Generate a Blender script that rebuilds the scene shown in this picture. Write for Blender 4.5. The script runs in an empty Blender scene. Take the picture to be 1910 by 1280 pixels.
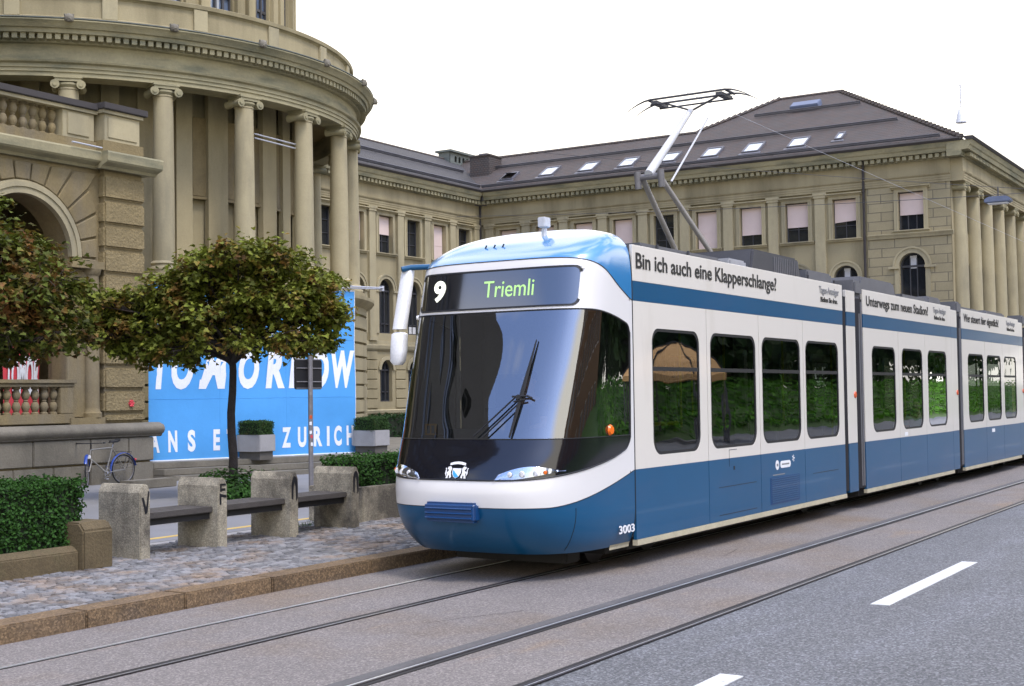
import bpy, bmesh, math, random
from mathutils import Vector, Matrix
from mathutils.geometry import tessellate_polygon
R = math.radians
random.seed(7)
SC = bpy.context.scene
COL = SC.collection

# ------------------------------------------------------------------ camera, sky, sun, exposure
YAW, PIT, ROLL, FPX, CAMZ = 1.01267767, 0.0391781626, -0.0137516094, 2484.09, 2.0
fwd = Vector((math.sin(YAW)*math.cos(PIT), math.cos(YAW)*math.cos(PIT), math.sin(PIT)))
rgt = fwd.cross(Vector((0, 0, 1))).normalized(); upv = rgt.cross(fwd)
c_, s_ = math.cos(ROLL), math.sin(ROLL)
r2 = c_*rgt + s_*upv; u2 = -s_*rgt + c_*upv
cam = bpy.data.cameras.new('camera'); camo = bpy.data.objects.new('camera', cam); COL.objects.link(camo)
camo.matrix_world = Matrix(((r2.x, u2.x, -fwd.x, 0), (r2.y, u2.y, -fwd.y, 0), (r2.z, u2.z, -fwd.z, CAMZ), (0, 0, 0, 1)))
cam.sensor_fit = 'HORIZONTAL'; cam.sensor_width = 36.0; cam.lens = FPX/1910*36
cam.clip_start = 0.05; cam.clip_end = 2000
SC.camera = camo

SUN_EL, SUN_AZ = R(60), R(250)       # azimuth measured from +X counter-clockwise: the sun stands behind the camera's right shoulder
world = bpy.data.worlds.new('World'); SC.world = world; world.use_nodes = True
nt = world.node_tree; nt.nodes.clear()
N = nt.nodes.new; L = nt.links.new
wo = N('ShaderNodeOutputWorld'); bg = N('ShaderNodeBackground'); sky = N('ShaderNodeTexSky')
sky.sky_type = 'NISHITA'; sky.sun_disc = False; sky.sun_elevation = SUN_EL; sky.sun_rotation = math.pi/2-SUN_AZ
sky.air_density = 1.0; sky.dust_density = 2.5; sky.ozone_density = 1.0
tc = N('ShaderNodeTexCoord'); sep = N('ShaderNodeSeparateXYZ'); L(tc.outputs['Generated'], sep.inputs[0])
mp = N('ShaderNodeMapping'); mp.inputs['Scale'].default_value = (1, 1, 2.2); L(tc.outputs['Generated'], mp.inputs[0])
cn = N('ShaderNodeTexNoise'); cn.inputs['Scale'].default_value = 2.6; cn.inputs['Detail'].default_value = 7; cn.inputs['Roughness'].default_value = .55
L(mp.outputs[0], cn.inputs['Vector'])
cr = N('ShaderNodeMapRange'); cr.interpolation_type = 'SMOOTHSTEP'; dp = N('ShaderNodeVectorMath'); dp.operation = 'DOT_PRODUCT'; L(tc.outputs['Generated'], dp.inputs[0]); dp.inputs[1].default_value = (.16, .10, 0)
ad = N('ShaderNodeMath'); ad.operation = 'ADD'; L(cn.outputs['Fac'], ad.inputs[0]); L(dp.outputs['Value'], ad.inputs[1]); L(ad.outputs[0], cr.inputs[0])
cr.inputs[1].default_value = .51; cr.inputs[2].default_value = .66; cr.inputs[3].default_value = .06; cr.inputs[4].default_value = 1
hz = N('ShaderNodeMapRange'); hz.interpolation_type = 'SMOOTHSTEP'; L(sep.outputs['Z'], hz.inputs[0])
hz.inputs[1].default_value = .31; hz.inputs[2].default_value = .46; hz.inputs[3].default_value = 1; hz.inputs[4].default_value = 0
mx = N('ShaderNodeMath'); mx.operation = 'MAXIMUM'; L(cr.outputs[0], mx.inputs[0]); L(hz.outputs[0], mx.inputs[1])
cm = N('ShaderNodeMix'); cm.data_type = 'RGBA'; L(mx.outputs[0], cm.inputs[0]); L(sky.outputs[0], cm.inputs[6])
cm.inputs[7].default_value = (13.0, 12.3, 11.0, 1)
vs = N('ShaderNodeMix'); vs.data_type = 'RGBA'; vs.blend_type = 'MULTIPLY'; vs.inputs[0].default_value = 1; vs.inputs[7].default_value = (1.75, 2.05, 2.75, 1); L(sky.outputs[0], vs.inputs[6]); L(vs.outputs[2], cm.inputs[6])
L(cm.outputs[2], bg.inputs[0]); bg.inputs[1].default_value = 0.10; L(bg.outputs[0], wo.inputs[0])
sl = bpy.data.lights.new('sun', 'SUN'); sl.energy = 1.4; sl.angle = R(14); sl.color = (1, .90, .76)
so = bpy.data.objects.new('sun', sl); COL.objects.link(so)
sd = Vector((math.cos(SUN_EL)*math.cos(SUN_AZ), math.cos(SUN_EL)*math.sin(SUN_AZ), math.sin(SUN_EL)))
so.rotation_euler = sd.to_track_quat('Z', 'Y').to_euler(); so.location = sd*60
SC.view_settings.view_transform = 'Standard'; SC.view_settings.look = 'None'
SC.view_settings.exposure = 0.57; SC.view_settings.gamma = 1.0
SC.render.engine = 'CYCLES'; SC.cycles.max_bounces = 8; SC.cycles.transparent_max_bounces = 12
SC.cycles.use_denoising = True; SC.cycles.sample_clamp_indirect = 6

# ------------------------------------------------------------------ helpers
class MB:
    def __init__(s): s.v = []; s.f = []
    def add(s, vs, fs):
        o = len(s.v); s.v += [tuple(v) for v in vs]; s.f += [tuple(i+o for i in f) for f in fs]; return s
    def box(s, x0, x1, y0, y1, z0, z1, mp=None):
        P = [(x0,y0,z0),(x1,y0,z0),(x1,y1,z0),(x0,y1,z0),(x0,y0,z1),(x1,y0,z1),(x1,y1,z1),(x0,y1,z1)]
        if mp: P = [mp(*p) for p in P]
        return s.add(P, [(0,3,2,1),(4,5,6,7),(0,1,5,4),(1,2,6,5),(2,3,7,6),(3,0,4,7)])
    def quad(s, a, b, c, d): return s.add([a,b,c,d], [(0,1,2,3)])
    def tube(s, pts, r, n=8, cap=True):
        pts = [Vector(p) for p in pts]; k = len(pts); rs = r if isinstance(r, (list, tuple)) else [r]*k
        o = len(s.v); prev = None
        for i, p in enumerate(pts):
            t = (pts[min(i+1,k-1)]-pts[max(i-1,0)]).normalized()
            if prev is None:
                a = Vector((0,0,1)) if abs(t.z) < .9 else Vector((1,0,0)); x = t.cross(a).normalized()
            else: x = (prev - t*prev.dot(t)).normalized()
            prev = x; y = t.cross(x)
            for j in range(n):
                q = p + rs[i]*(math.cos(2*math.pi*j/n)*x + math.sin(2*math.pi*j/n)*y); s.v.append(tuple(q))
        for i in range(k-1):
            for j in range(n):
                a = o+i*n+j; b = o+i*n+(j+1)%n; s.f.append((a, b, b+n, a+n))
        if cap: s.f.append(tuple(o+j for j in range(n))[::-1]); s.f.append(tuple(o+(k-1)*n+j for j in range(n)))
        return s
    def lathe(s, prof, cx=0, cy=0, n=24, a0=0, a1=2*math.pi, z=0):
        full = abs(a1-a0-2*math.pi) < 1e-6; m = n if full else n+1; o = len(s.v)
        for r, h in prof:
            for j in range(m):
                a = a0+(a1-a0)*j/n; s.v.append((cx+r*math.sin(a), cy-r*math.cos(a), z+h))
        for i in range(len(prof)-1):
            for j in range(n):
                a = o+i*m+j; b = o+i*m+(j+1)%m; s.f.append((a, b, b+m, a+m))
        return s
    def prism(s, poly, d0, d1, mp):
        n = len(poly); a = [mp(x, y, d0) for x, y in poly]; b = [mp(x, y, d1) for x, y in poly]
        return s.add(a+b, [tuple(range(n))[::-1], tuple(range(n, 2*n))] + [(i, (i+1)%n, n+(i+1)%n, n+i) for i in range(n)])
    def grid(s, rows):
        n = len(rows[0]); o = len(s.v)
        for r in rows: s.v += [tuple(p) for p in r]
        for i in range(len(rows)-1):
            for j in range(n-1):
                a = o+i*n+j; s.f.append((a, a+1, a+n+1, a+n))
        return s
    def holed(s, outer, holes, depth, mp):
        """face with holes at depth 0, reveals running back to -depth"""
        polys = [[Vector((x, y, 0)) for x, y in p] for p in [outer]+holes]
        flat = [p for q in [outer]+holes for p in q]
        tri = tessellate_polygon(polys)
        s.add([mp(x, y, 0) for x, y in flat], [tuple(t) for t in tri])
        for h in holes:
            n = len(h)
            s.add([mp(x, y, 0) for x, y in h]+[mp(x, y, -depth) for x, y in h], [(i, (i+1)%n, n+(i+1)%n, n+i) for i in range(n)])
        return s

def obj(name, mb, m, parent=None, smooth=None, bevel=0, seg=2):
    me = bpy.data.meshes.new(name)
    me.from_pydata(mb.v, [], mb.f)
    bm = bmesh.new(); bm.from_mesh(me)
    bmesh.ops.recalc_face_normals(bm, faces=bm.faces)
    if bevel:
        bmesh.ops.remove_doubles(bm, verts=bm.verts, dist=1e-5)
        es = [e for e in bm.edges if len(e.link_faces) == 2 and e.calc_face_angle(0) > .5]
        bmesh.ops.bevel(bm, geom=es, offset=bevel, segments=seg, affect='EDGES', clamp_overlap=True)
    if smooth is not None: bmesh.ops.remove_doubles(bm, verts=bm.verts, dist=1e-5)
    bm.to_mesh(me); bm.free()
    if smooth is not None:
        me.shade_smooth(); me.set_sharp_from_angle(angle=R(smooth))
    me.materials.append(m)
    o = bpy.data.objects.new(name, me); COL.objects.link(o)
    if parent: o.parent = parent; o.matrix_parent_inverse = parent_world(parent).inverted()
    return o
def parent_world(p):
    m = p.matrix_basis.copy()
    if p.parent: m = parent_world(p.parent) @ p.matrix_parent_inverse @ m
    return m
def tag(o, label=None, cat=None, group=None, kind=None):
    if label: o['label'] = label
    if cat: o['category'] = cat
    if group: o['group'] = group
    if kind: o['kind'] = kind
    return o
def thing(name, label, cat, loc=(0,0,0), group=None):
    o = bpy.data.objects.new(name, None); COL.objects.link(o); o.location = loc; o.empty_display_size = .3
    return tag(o, label, cat, group)
def struct(name, mb, m, **k): return tag(obj(name, mb, m, **k), kind='structure')

_font = {}
def text_geo(txt, cap, width=None, bold=0.0, shear=0.0, space=1.0):
    """2D letter shapes: verts (x,y), faces; cap height = cap, x from 0"""
    cu = bpy.data.curves.new('lettering', 'FONT'); cu.body = txt; cu.size = 1; cu.offset = bold; cu.shear = shear
    cu.space_character = space; cu.resolution_u = 4
    o = bpy.data.objects.new('lettering', cu); COL.objects.link(o)
    dg = bpy.context.evaluated_depsgraph_get(); me = bpy.data.meshes.new_from_object(o.evaluated_get(dg))
    vs = [(v.co.x, v.co.y) for v in me.vertices]; fs = [tuple(p.vertices) for p in me.polygons]
    bpy.data.objects.remove(o); bpy.data.curves.remove(cu); bpy.data.meshes.remove(me)
    if 'H' not in _font and txt != 'H':
        _font['H'] = 1; h = text_geo('H', 1); 
        _font['H'] = max(v[1] for v in _font['hv'])
    if txt == 'H' and 'hv' not in _font: _font['hv'] = vs; return vs, fs
    k = cap/_font['H']; x0 = min(v[0] for v in vs); x1 = max(v[0] for v in vs)
    kx = (width/(x1-x0)) if width else k
    return [((x-x0)*kx, y*k) for x, y in vs], fs
def lettering(name, txt, m, parent, mp, cap, width=None, thick=.004, d0=.003, **k):
    vs, fs = text_geo(txt, cap, width, **k); b = MB(); n = len(vs)
    b.add([mp(x, y, d0+thick) for x, y in vs], fs)
    # side walls along boundary edges
    cnt = {}
    for f in fs:
        for i in range(len(f)):
            e = (f[i], f[(i+1)%len(f)]); cnt[tuple(sorted(e))] = cnt.get(tuple(sorted(e)), 0)+1
    b.add([mp(x, y, d0+thick) for x, y in vs]+[mp(x, y, d0) for x, y in vs], [(a, c, n+c, n+a) for (a, c), q in cnt.items() if q == 1])
    return obj(name, b, m, parent)

def rrect(x0, x1, z0, z1, r, seg=6):
    rs = r if isinstance(r, tuple) else (r, r, r, r)   # bl, br, tr, tl
    out = []
    for (cx, cz, a, rr) in ((x0+rs[0], z0+rs[0], 180, rs[0]), (x1-rs[1], z0+rs[1], 270, rs[1]), (x1-rs[2], z1-rs[2], 0, rs[2]), (x0+rs[3], z1-rs[3], 90, rs[3])):
        for i in range(seg+1):
            t = R(a+90*i/seg); out.append((cx+rr*math.cos(t), cz+rr*math.sin(t)))
    return out
def archpoly(cx, w, z0, zt, seg=14):
    r = w/2; zs = zt-r; out = [(cx-r, z0), (cx+r, z0)]
    for i in range(seg+1):
        t = math.pi*i/seg; out.append((cx+r*math.cos(t), zs+r*math.sin(t)))
    return out

# ------------------------------------------------------------------ materials
def pmat(name, col, rough=.7, var=.12, scale=2.0, fine=.08, fscale=40, bump=0.0, bscale=60, metal=0, coat=0, island=0.0,
         spec=.5, hue=None, stain=None, speck=None):
    m = bpy.data.materials.new(name); m.use_nodes = True; t = m.node_tree; b = t.nodes['Principled BSDF']
    n = t.nodes.new; l = t.links.new
    geo = n('ShaderNodeNewGeometry'); pos = geo.outputs['Position']
    def noise(sc, det=4, rg=.6, vec=pos):
        q = n('ShaderNodeTexNoise'); q.inputs['Scale'].default_value = sc; q.inputs['Detail'].default_value = det; q.inputs['Roughness'].default_value = rg; l(vec, q.inputs['Vector']); return q.outputs['Fac']
    def math_(op, a, bb):
        q = n('ShaderNodeMath'); q.operation = op
        for i, x in enumerate((a, bb)):
            if hasattr(x, 'node'): l(x, q.inputs[i])
            else: q.inputs[i].default_value = x
        return q.outputs[0]
    fac = math_('ADD', math_('MULTIPLY', math_('SUBTRACT', noise(scale), .5), var*4), 1.0)
    if fine: fac = math_('ADD', fac, math_('MULTIPLY', math_('SUBTRACT', noise(fscale, 2), .5), fine*4))
    if speck:
        vo = n('ShaderNodeTexVoronoi'); vo.inputs['Scale'].default_value = speck[0]; l(pos, vo.inputs['Vector']); sx_ = n('ShaderNodeSeparateColor'); l(vo.outputs['Color'], sx_.inputs[0])
        pw = math_('POWER', sx_.outputs[0], 2.2); fac = math_('MULTIPLY', fac, math_('ADD', math_('MULTIPLY', pw, speck[1]), 1-speck[1]*.31))
    if island: fac = math_('ADD', fac, math_('MULTIPLY', math_('SUBTRACT', geo.outputs['Random Per Island'], .5), island*2))
    base = None
    if hue:   # second own colour of the thing, mixed in by noise or by piece
        mixn = n('ShaderNodeMix'); mixn.data_type = 'RGBA'; mixn.inputs[6].default_value = (*col, 1); mixn.inputs[7].default_value = (*hue[0], 1)
        mr = n('ShaderNodeMapRange'); mr.inputs[1].default_value = hue[2]; mr.inputs[2].default_value = hue[3]
        src = noise(hue[1], 4) if hue[1] else geo.outputs['Random Per Island']
        l(src, mr.inputs[0]); l(mr.outputs[0], mixn.inputs[0]); base = mixn.outputs[2]
    if stain:  # streaks of a second colour, mostly weathering: (colour, scale xyz, lo, hi)
        mpn = n('ShaderNodeMapping'); mpn.inputs['Scale'].default_value = stain[1]; l(pos, mpn.inputs[0])
        mr = n('ShaderNodeMapRange'); mr.inputs[1].default_value = stain[2]; mr.inputs[2].default_value = stain[3]; l(noise(1.0, 5, .6, mpn.outputs[0]), mr.inputs[0])
        mixn = n('ShaderNodeMix'); mixn.data_type = 'RGBA'; l(mr.outputs[0], mixn.inputs[0])
        if base: l(base, mixn.inputs[6])
        else: mixn.inputs[6].default_value = (*col, 1)
        mixn.inputs[7].default_value = (*stain[0], 1); base = mixn.outputs[2]
    vm = n('ShaderNodeVectorMath'); vm.operation = 'SCALE'
    if base: l(base, vm.inputs[0])
    else: vm.inputs[0].default_value = col
    l(fac, vm.inputs['Scale']); l(vm.outputs[0], b.inputs['Base Color'])
    b.inputs['Roughness'].default_value = rough; b.inputs['Metallic'].default_value = metal; b.inputs['Coat Weight'].default_value = coat
    b.inputs['Coat Roughness'].default_value = .06
    b.inputs['Specular IOR Level'].default_value = spec
    if bump:
        bn = n('ShaderNodeBump'); bn.inputs['Strength'].default_value = min(1, bump); bn.inputs['Distance'].default_value = .02*max(1, bump)
        l(noise(bscale, 5), bn.inputs['Height']); l(bn.outputs[0], b.inputs['Normal'])
    return m
def brickmat(name, col, mort, bw, bh, vecmode, rough=.85, mortar=.012, var=.1, off=.5, bumpd=.02, c2=None):
    m = pmat(name, col, rough, var=var, scale=1.2, fine=.07, fscale=25)
    t = m.node_tree; b = t.nodes['Principled BSDF']; n = t.nodes.new; l = t.links.new
    geo = n('ShaderNodeNewGeometry'); sp = n('ShaderNodeSeparateXYZ'); l(geo.outputs['Position'], sp.inputs[0])
    ad = n('ShaderNodeMath'); ad.operation = 'ADD'; l(sp.outputs['X'], ad.inputs[0]); l(sp.outputs['Y'], ad.inputs[1])
    cb = n('ShaderNodeCombineXYZ'); l(ad.outputs[0], cb.inputs[0])
    zz = n('ShaderNodeMath'); zz.operation = 'MULTIPLY'; l(sp.outputs['Z'], zz.inputs[0]); zz.inputs[1].default_value = vecmode; l(zz.outputs[0], cb.inputs[1])
    br = n('ShaderNodeTexBrick'); l(cb.outputs[0], br.inputs['Vector']); br.offset = off
    br.inputs['Scale'].default_value = 1; br.inputs['Brick Width'].default_value = bw; br.inputs['Row Height'].default_value = bh
    br.inputs['Mortar Size'].default_value = mortar; br.inputs['Mortar Smooth'].default_value = .1
    old = b.inputs['Base Color'].links[0].from_socket
    c2 = c2 or tuple(x*.88 for x in col)
    br.inputs['Color1'].default_value = (1, 1, 1, 1); br.inputs['Color2'].default_value = tuple(c2[i]/col[i] for i in range(3))+(1,)
    br.inputs['Mortar'].default_value = tuple(mort[i]/col[i] for i in range(3))+(1,)
    mu = n('ShaderNodeMix'); mu.data_type = 'RGBA'; mu.blend_type = 'MULTIPLY'; mu.inputs[0].default_value = 1
    l(old, mu.inputs[6]); l(br.outputs['Color'], mu.inputs[7]); l(mu.outputs[2], b.inputs['Base Color'])
    bn = n('ShaderNodeBump'); bn.invert = True; bn.inputs['Distance'].default_value = bumpd; l(br.outputs['Fac'], bn.inputs['Height']); l(bn.outputs[0], b.inputs['Normal'])
    return m
def glassmat(name, tint, ior=1.5, boost=.03, wob=0, wsc=3):
    m = bpy.data.materials.new(name); m.use_nodes = True; t = m.node_tree; t.nodes.clear(); n = t.nodes.new; l = t.links.new
    o = n('ShaderNodeOutputMaterial'); mixs = n('ShaderNodeMixShader'); tr = n('ShaderNodeBsdfTransparent'); gl = n('ShaderNodeBsdfGlossy'); fr = n('ShaderNodeFresnel')
    tr.inputs[0].default_value = (*tint, 1); gl.inputs['Roughness'].default_value = .01; gl.inputs[0].default_value = (.95, .97, 1, 1); fr.inputs[0].default_value = ior
    ad = n('ShaderNodeMath'); ad.operation = 'ADD'; ad.inputs[1].default_value = boost; l(fr.outputs[0], ad.inputs[0]); ad.use_clamp = True
    if wob:
        geo = n('ShaderNodeNewGeometry'); no = n('ShaderNodeTexNoise'); no.inputs['Scale'].default_value = wsc; no.inputs['Detail'].default_value = 1; l(geo.outputs['Position'], no.inputs['Vector'])
        bn = n('ShaderNodeBump'); bn.inputs['Strength'].default_value = wob; bn.inputs['Distance'].default_value = .02; l(no.outputs['Fac'], bn.inputs['Height']); l(bn.outputs[0], gl.inputs['Normal'])
    l(ad.outputs[0], mixs.inputs[0]); l(tr.outputs[0], mixs.inputs[1]); l(gl.outputs[0], mixs.inputs[2]); l(mixs.outputs[0], o.inputs[0])
    return m
M = {}
STONE = (.33, .28, .163)
M['stone'] = pmat('sandstone', STONE, .9, var=.10, scale=.9, fine=.05, fscale=22, bump=.25, bscale=30, stain=((.185, .155, .085), (.8, .8, .14), .47, .74))
M['stone_pale'] = pmat('pale_sandstone', (.375, .323, .195), .9, var=.10, scale=1.1, fine=.05, fscale=20, bump=.2, bscale=30, stain=((.225, .20, .13), (1.1, 1.1, .2), .46, .72))
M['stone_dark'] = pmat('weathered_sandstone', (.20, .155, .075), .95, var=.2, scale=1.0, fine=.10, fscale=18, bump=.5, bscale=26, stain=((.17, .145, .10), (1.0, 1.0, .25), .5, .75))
M['stone_rough'] = pmat('vermiculated_sandstone', (.225, .175, .085), .95, var=.2, scale=1.4, fine=.16, fscale=16, bump=2.2, bscale=15)
M['stone_grey'] = pmat('grey_plinth_stone', (.175, .158, .122), .9, var=.22, scale=1.5, fine=.10, fscale=20, bump=.4, bscale=24, stain=((.12, .11, .085), (1, 1, .35), .48, .72))
M['stone_green'] = pmat('mossy_cornice_stone', (.315, .28, .165), .9, var=.14, scale=1.5, fine=.08, fscale=14, bump=.3, bscale=20, stain=((.17, .165, .105), (.6, .6, 3.0), .46, .68))
M['stone_course'] = brickmat('coursed_sandstone', STONE, (.17, .145, .095), 1.05, .37, 1.0, mortar=.016)
M['stone_rust'] = brickmat('rusticated_sandstone', (.30, .25, .15), (.10, .085, .05), 1.1, .46, 1.0, mortar=.03, bumpd=.05)
M['tiles'] = brickmat('roof_tiles', (.085, .075, .070), (.045, .037, .032), .17, .12, 1.15, rough=.75, mortar=.016, var=.16, bumpd=.03, c2=(.098, .070, .058))
M['tiles_dark'] = brickmat('slate_tiles', (.070, .066, .066), (.04, .038, .037), .17, .12, 1.15, rough=.7, mortar=.014, var=.12, bumpd=.02)
M['zinc'] = pmat('zinc_sheet', (.17, .17, .19), .5, var=.15, scale=2, metal=.4)
M['gutter'] = pmat('dark_gutter_metal', (.05, .044, .042), .85, var=.1)
M['drumglass'] = pmat('sky_tinted_pane', (.10, .14, .22), .05, var=.05, fine=0, coat=1.0); M['drumglass'].node_tree.nodes['Principled BSDF'].inputs['Coat IOR'].default_value = 2.2  # bluish base colour carries part of the sky reflection
M['copper'] = pmat('green_copper', (.12, .135, .12), .7, var=.2, scale=4)
M['blind'] = pmat('pink_fabric_blind', (.66, .53, .47), .9, var=.05, fine=.03)
M['wframe'] = pmat('dark_window_frame', (.045, .045, .05), .5, var=.1)
M['wpane'] = pmat('dark_window_glass', (.015, .018, .022), .04, var=.2, scale=1.0, fine=0, spec=.9)
M['sashwhite'] = pmat('pale_sash', (.55, .55, .55), .5)
M['interior_dark'] = pmat('dark_interior', (.035, .03, .022), .9)
M['asphalt_bed'] = pmat('track_bed_asphalt', (.205, .182, .165), .88, var=.10, scale=.55, speck=(75, .75), fine=.16, fscale=30, bump=.6, bscale=110, hue=((.185, .140, .098), .35, .48, .72), stain=((.27, .185, .11), (.30, 1.3, 1), .60, .80))  # orange-brown streaks drawn along the track in the bed colour
M['asphalt_road'] = pmat('road_asphalt', (.158, .160, .163), .85, var=.11, scale=.5, speck=(62, 1.1), fine=.2, fscale=62, bump=.9, bscale=90, stain=((.20, .205, .22), (.25, 1.5, 1), .5, .85))
M['asphalt_far'] = pmat('side_street_asphalt', (.20, .20, .205), .9, var=.14, scale=.7, fine=.10, fscale=50)
M['ground'] = pmat('ground_asphalt', (.16, .155, .15), .95, var=.15, scale=.2)
M['line'] = pmat('white_road_paint', (.60, .60, .58), .7, var=.10, scale=5, fine=.14, fscale=60, stain=((.24, .24, .245), (26, 26, 1), .60, .70))
M['yellow_line'] = pmat('yellow_road_paint', (.55, .38, .10), .7, var=.1, scale=6)
M['kerb'] = pmat('granite_kerb', (.165, .108, .056), .85, var=.18, scale=2.4, fine=.24, fscale=42, bump=.7, bscale=50, speck=(60, .9), island=.12, stain=((.14, .10, .065), (1.5, 1.5, 3), .52, .75))
M['setts'] = pmat('granite_setts', (.175, .172, .172), .7, var=.12, scale=3, fine=.15, fscale=50, bump=.6, bscale=45, island=.42, hue=((.21, .155, .11), 1.6, .48, .66))
M['joint'] = pmat('sand_joint', (.075, .062, .05), .95, var=.2, scale=6)
M['steel'] = pmat('rail_steel', (.80, .80, .80), .30, var=.1, scale=3, metal=.75)
M['steel_worn'] = pmat('dull_rail_steel', (.045, .038, .040), .40, var=.2, scale=3, metal=.6)
M['seal'] = pmat('dark_joint_sealant', (.10, .095, .092), .75, var=.25, scale=2.0, fine=.2, fscale=40)
M['groove'] = pmat('rail_groove', (.018, .016, .015), .8)
M['concrete'] = pmat('weathered_concrete', (.36, .32, .235), .92, speck=(80, .5), var=.14, scale=1.6, fine=.14, fscale=40, bump=.55, bscale=50, stain=((.105, .092, .07), (1.5, 1.5, 1.3), .44, .62))
M['concrete_moss'] = pmat('mossy_concrete', (.115, .085, .042), .95, var=.2, scale=2.5, fine=.2, fscale=35, bump=.7, bscale=45, stain=((.10, .095, .04), (2, 2, 2), .5, .75))
M['concrete_grey'] = pmat('grey_concrete', (.31, .30, .29), .9, var=.1, scale=3, fine=.08, fscale=40)
M['plank'] = pmat('grey_weathered_plank', (.068, .060, .053), .7, var=.2, scale=5, fine=.15, fscale=60, bump=.3, bscale=60)
M['white'] = pmat('cream_white_paint', (.71, .665, .585), .30, var=.012, scale=.8, fine=.008, coat=.45, stain=((.60, .55, .46), (1.6, 1.6, .35), .56, .85))
M['whitefront'] = pmat('glossy_white_paint', (.74, .72, .69), .28, var=.012, scale=.8, fine=.0, coat=.5)
M['blue'] = pmat('tram_blue_paint', (.004, .078, .180), .28, var=.06, scale=.6, fine=.01, coat=.35, spec=.35, stain=((.022, .085, .185), (.7, .7, 2.5), .50, .80))
M['blue_roof'] = pmat('tram_blue_sky_sheen', (.045, .24, .52), .16, var=.03, scale=.6, fine=.0, coat=1.0)  # tram blue made lighter; sky sheen on the fairing put into the colour
M['blue_roof'].node_tree.nodes['Principled BSDF'].inputs['Coat IOR'].default_value = 2.3; M['blue_roof'].node_tree.nodes['Principled BSDF'].inputs['Coat Roughness'].default_value = .12
M['blue_deep'] = pmat('deep_blue_plastic', (.004, .045, .15), .45, var=.06, scale=2, coat=.2)
M['black_gloss'] = pmat('black_gloss_panel', (.006, .006, .009), .12, var=.05, fine=0, coat=.8)
M['signblack'] = pmat('sign_gloss', (.006, .007, .010), .08, var=.0, fine=0, coat=1.0); M['signblack'].node_tree.nodes['Principled BSDF'].inputs['Coat IOR'].default_value = 2.4
M['rubber'] = pmat('black_rubber', (.012, .012, .013), .55, var=.1)
M['bellows'] = pmat('bellows_rubber', (.016, .015, .017), .6, var=.2)
M['chassis'] = pmat('grey_underframe', (.03, .028, .026), .8, var=.2)
M['sillpaint'] = pmat('dusty_cream_sill', (.47, .42, .29), .75, var=.15, scale=3, fine=.1)
M['roofgrey'] = pmat('roof_equipment_grey', (.115, .115, .12), .6, var=.15, scale=2)
M['roofdark'] = pmat('dark_roof_cover', (.05, .05, .055), .6, var=.15, scale=2)
M['roofpale'] = pmat('pale_roof_cover', (.34, .34, .35), .6, var=.1, scale=2)
M['letter'] = pmat('black_lettering', (.012, .012, .013), .5, var=.05)
M['letter_white'] = pmat('white_lettering', (.80, .80, .80), .5, var=.03)
M['letter_grey'] = pmat('grey_lettering', (.22, .22, .22), .5, var=.05)
M['glass'] = glassmat('tram_window_glass', (.34, .40, .36), 1.5, .08, .10, 1.6)
M['farglass'] = glassmat('far_window_glass', (.07, .08, .075), 1.5, .02)  # interior shade put into the tint, darker than the near panes
M['screen'] = glassmat('windscreen_glass', (.42, .46, .47), 1.6, .24)
M['signglass'] = glassmat('sign_cover_glass', (.75, .8, .8), 1.5, .10)
M['lampglass'] = glassmat('headlamp_glass', (.92, .95, .97), 1.5, .05)
M['chrome'] = pmat('chrome', (.8, .8, .82), .12, var=.02, metal=1)
M['mirrorwhite'] = pmat('white_mirror_housing', (.78, .78, .77), .35, var=.02, coat=.3)
M['yellow'] = pmat('yellow_handrail', (.60, .52, .02), .4, var=.05)
M['seatgreen'] = pmat('blue_green_upholstery', (.05, .11, .12), .8, var=.2)
M['cabin'] = pmat('grey_cabin_lining', (.25, .25, .25), .7, var=.08)
M['cabindark'] = pmat('dark_dashboard', (.11, .11, .115), .7, var=.1)
M['orange'] = pmat('orange_lens', (.85, .16, .01), .25, var=.05)
M['redlens'] = pmat('red_orange_lens', (.62, .09, .02), .3, var=.05)
M['amber'] = pmat('amber_card', (.50, .24, .02), .6, var=.05)
M['banner'] = pmat('blue_banner_cloth', (.075, .33, .70), .8, var=.07, scale=1.0, fine=.03, fscale=90, bump=.4, bscale=3)
M['banner_white'] = pmat('white_banner_print', (.78, .80, .82), .8, var=.04)
M['banner_red'] = pmat('red_banner_cloth', (.62, .06, .075), .8, var=.06)
M['hem'] = pmat('pale_banner_hem', (.62, .66, .70), .8)
M['galv'] = pmat('galvanised_steel', (.20, .19, .19), .5, var=.25, scale=5, metal=.3)
M['panelback'] = pmat('black_sign_back', (.012, .012, .014), .45, var=.1)
M['bark'] = pmat('dark_bark', (.030, .024, .020), .95, var=.3, scale=8, bump=1, bscale=30)
M['twig'] = pmat('brown_twig', (.05, .036, .026), .95, var=.2, scale=9)
M['leaf_maple'] = pmat('maple_leaf', (.060, .085, .014), .6, var=.16, scale=1.4, fine=0, island=.45, hue=((.145, .062, .018), 1.1, .50, .72))
M['leaf_hedge'] = pmat('hedge_leaf', (.032, .105, .014), .5, var=.18, scale=3, fine=0, island=.5)
M['leaf_dark'] = pmat('yew_leaf', (.018, .045, .012), .7, var=.2, scale=4, fine=0, island=.5)
M['leaf_box'] = pmat('box_shrub_leaf', (.035, .070, .018), .7, var=.2, scale=4, fine=0, island=.45, hue=((.10, .055, .02), 2.2, .58, .78))
M['hedgecore'] = pmat('dark_hedge_fill', (.012, .018, .006), .95)  # near-black green for the solid box inside the leaves
M['soil'] = pmat('dark_soil', (.04, .03, .02), .95, var=.3, scale=8)
M['grass'] = pmat('grass_blade', (.06, .125, .018), .7, var=.2, scale=3, fine=0, island=.4)
M['skin'] = pmat('skin', (.45, .27, .20), .6, var=.04)
M['hair'] = pmat('dark_hair', (.03, .02, .015), .7)
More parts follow.
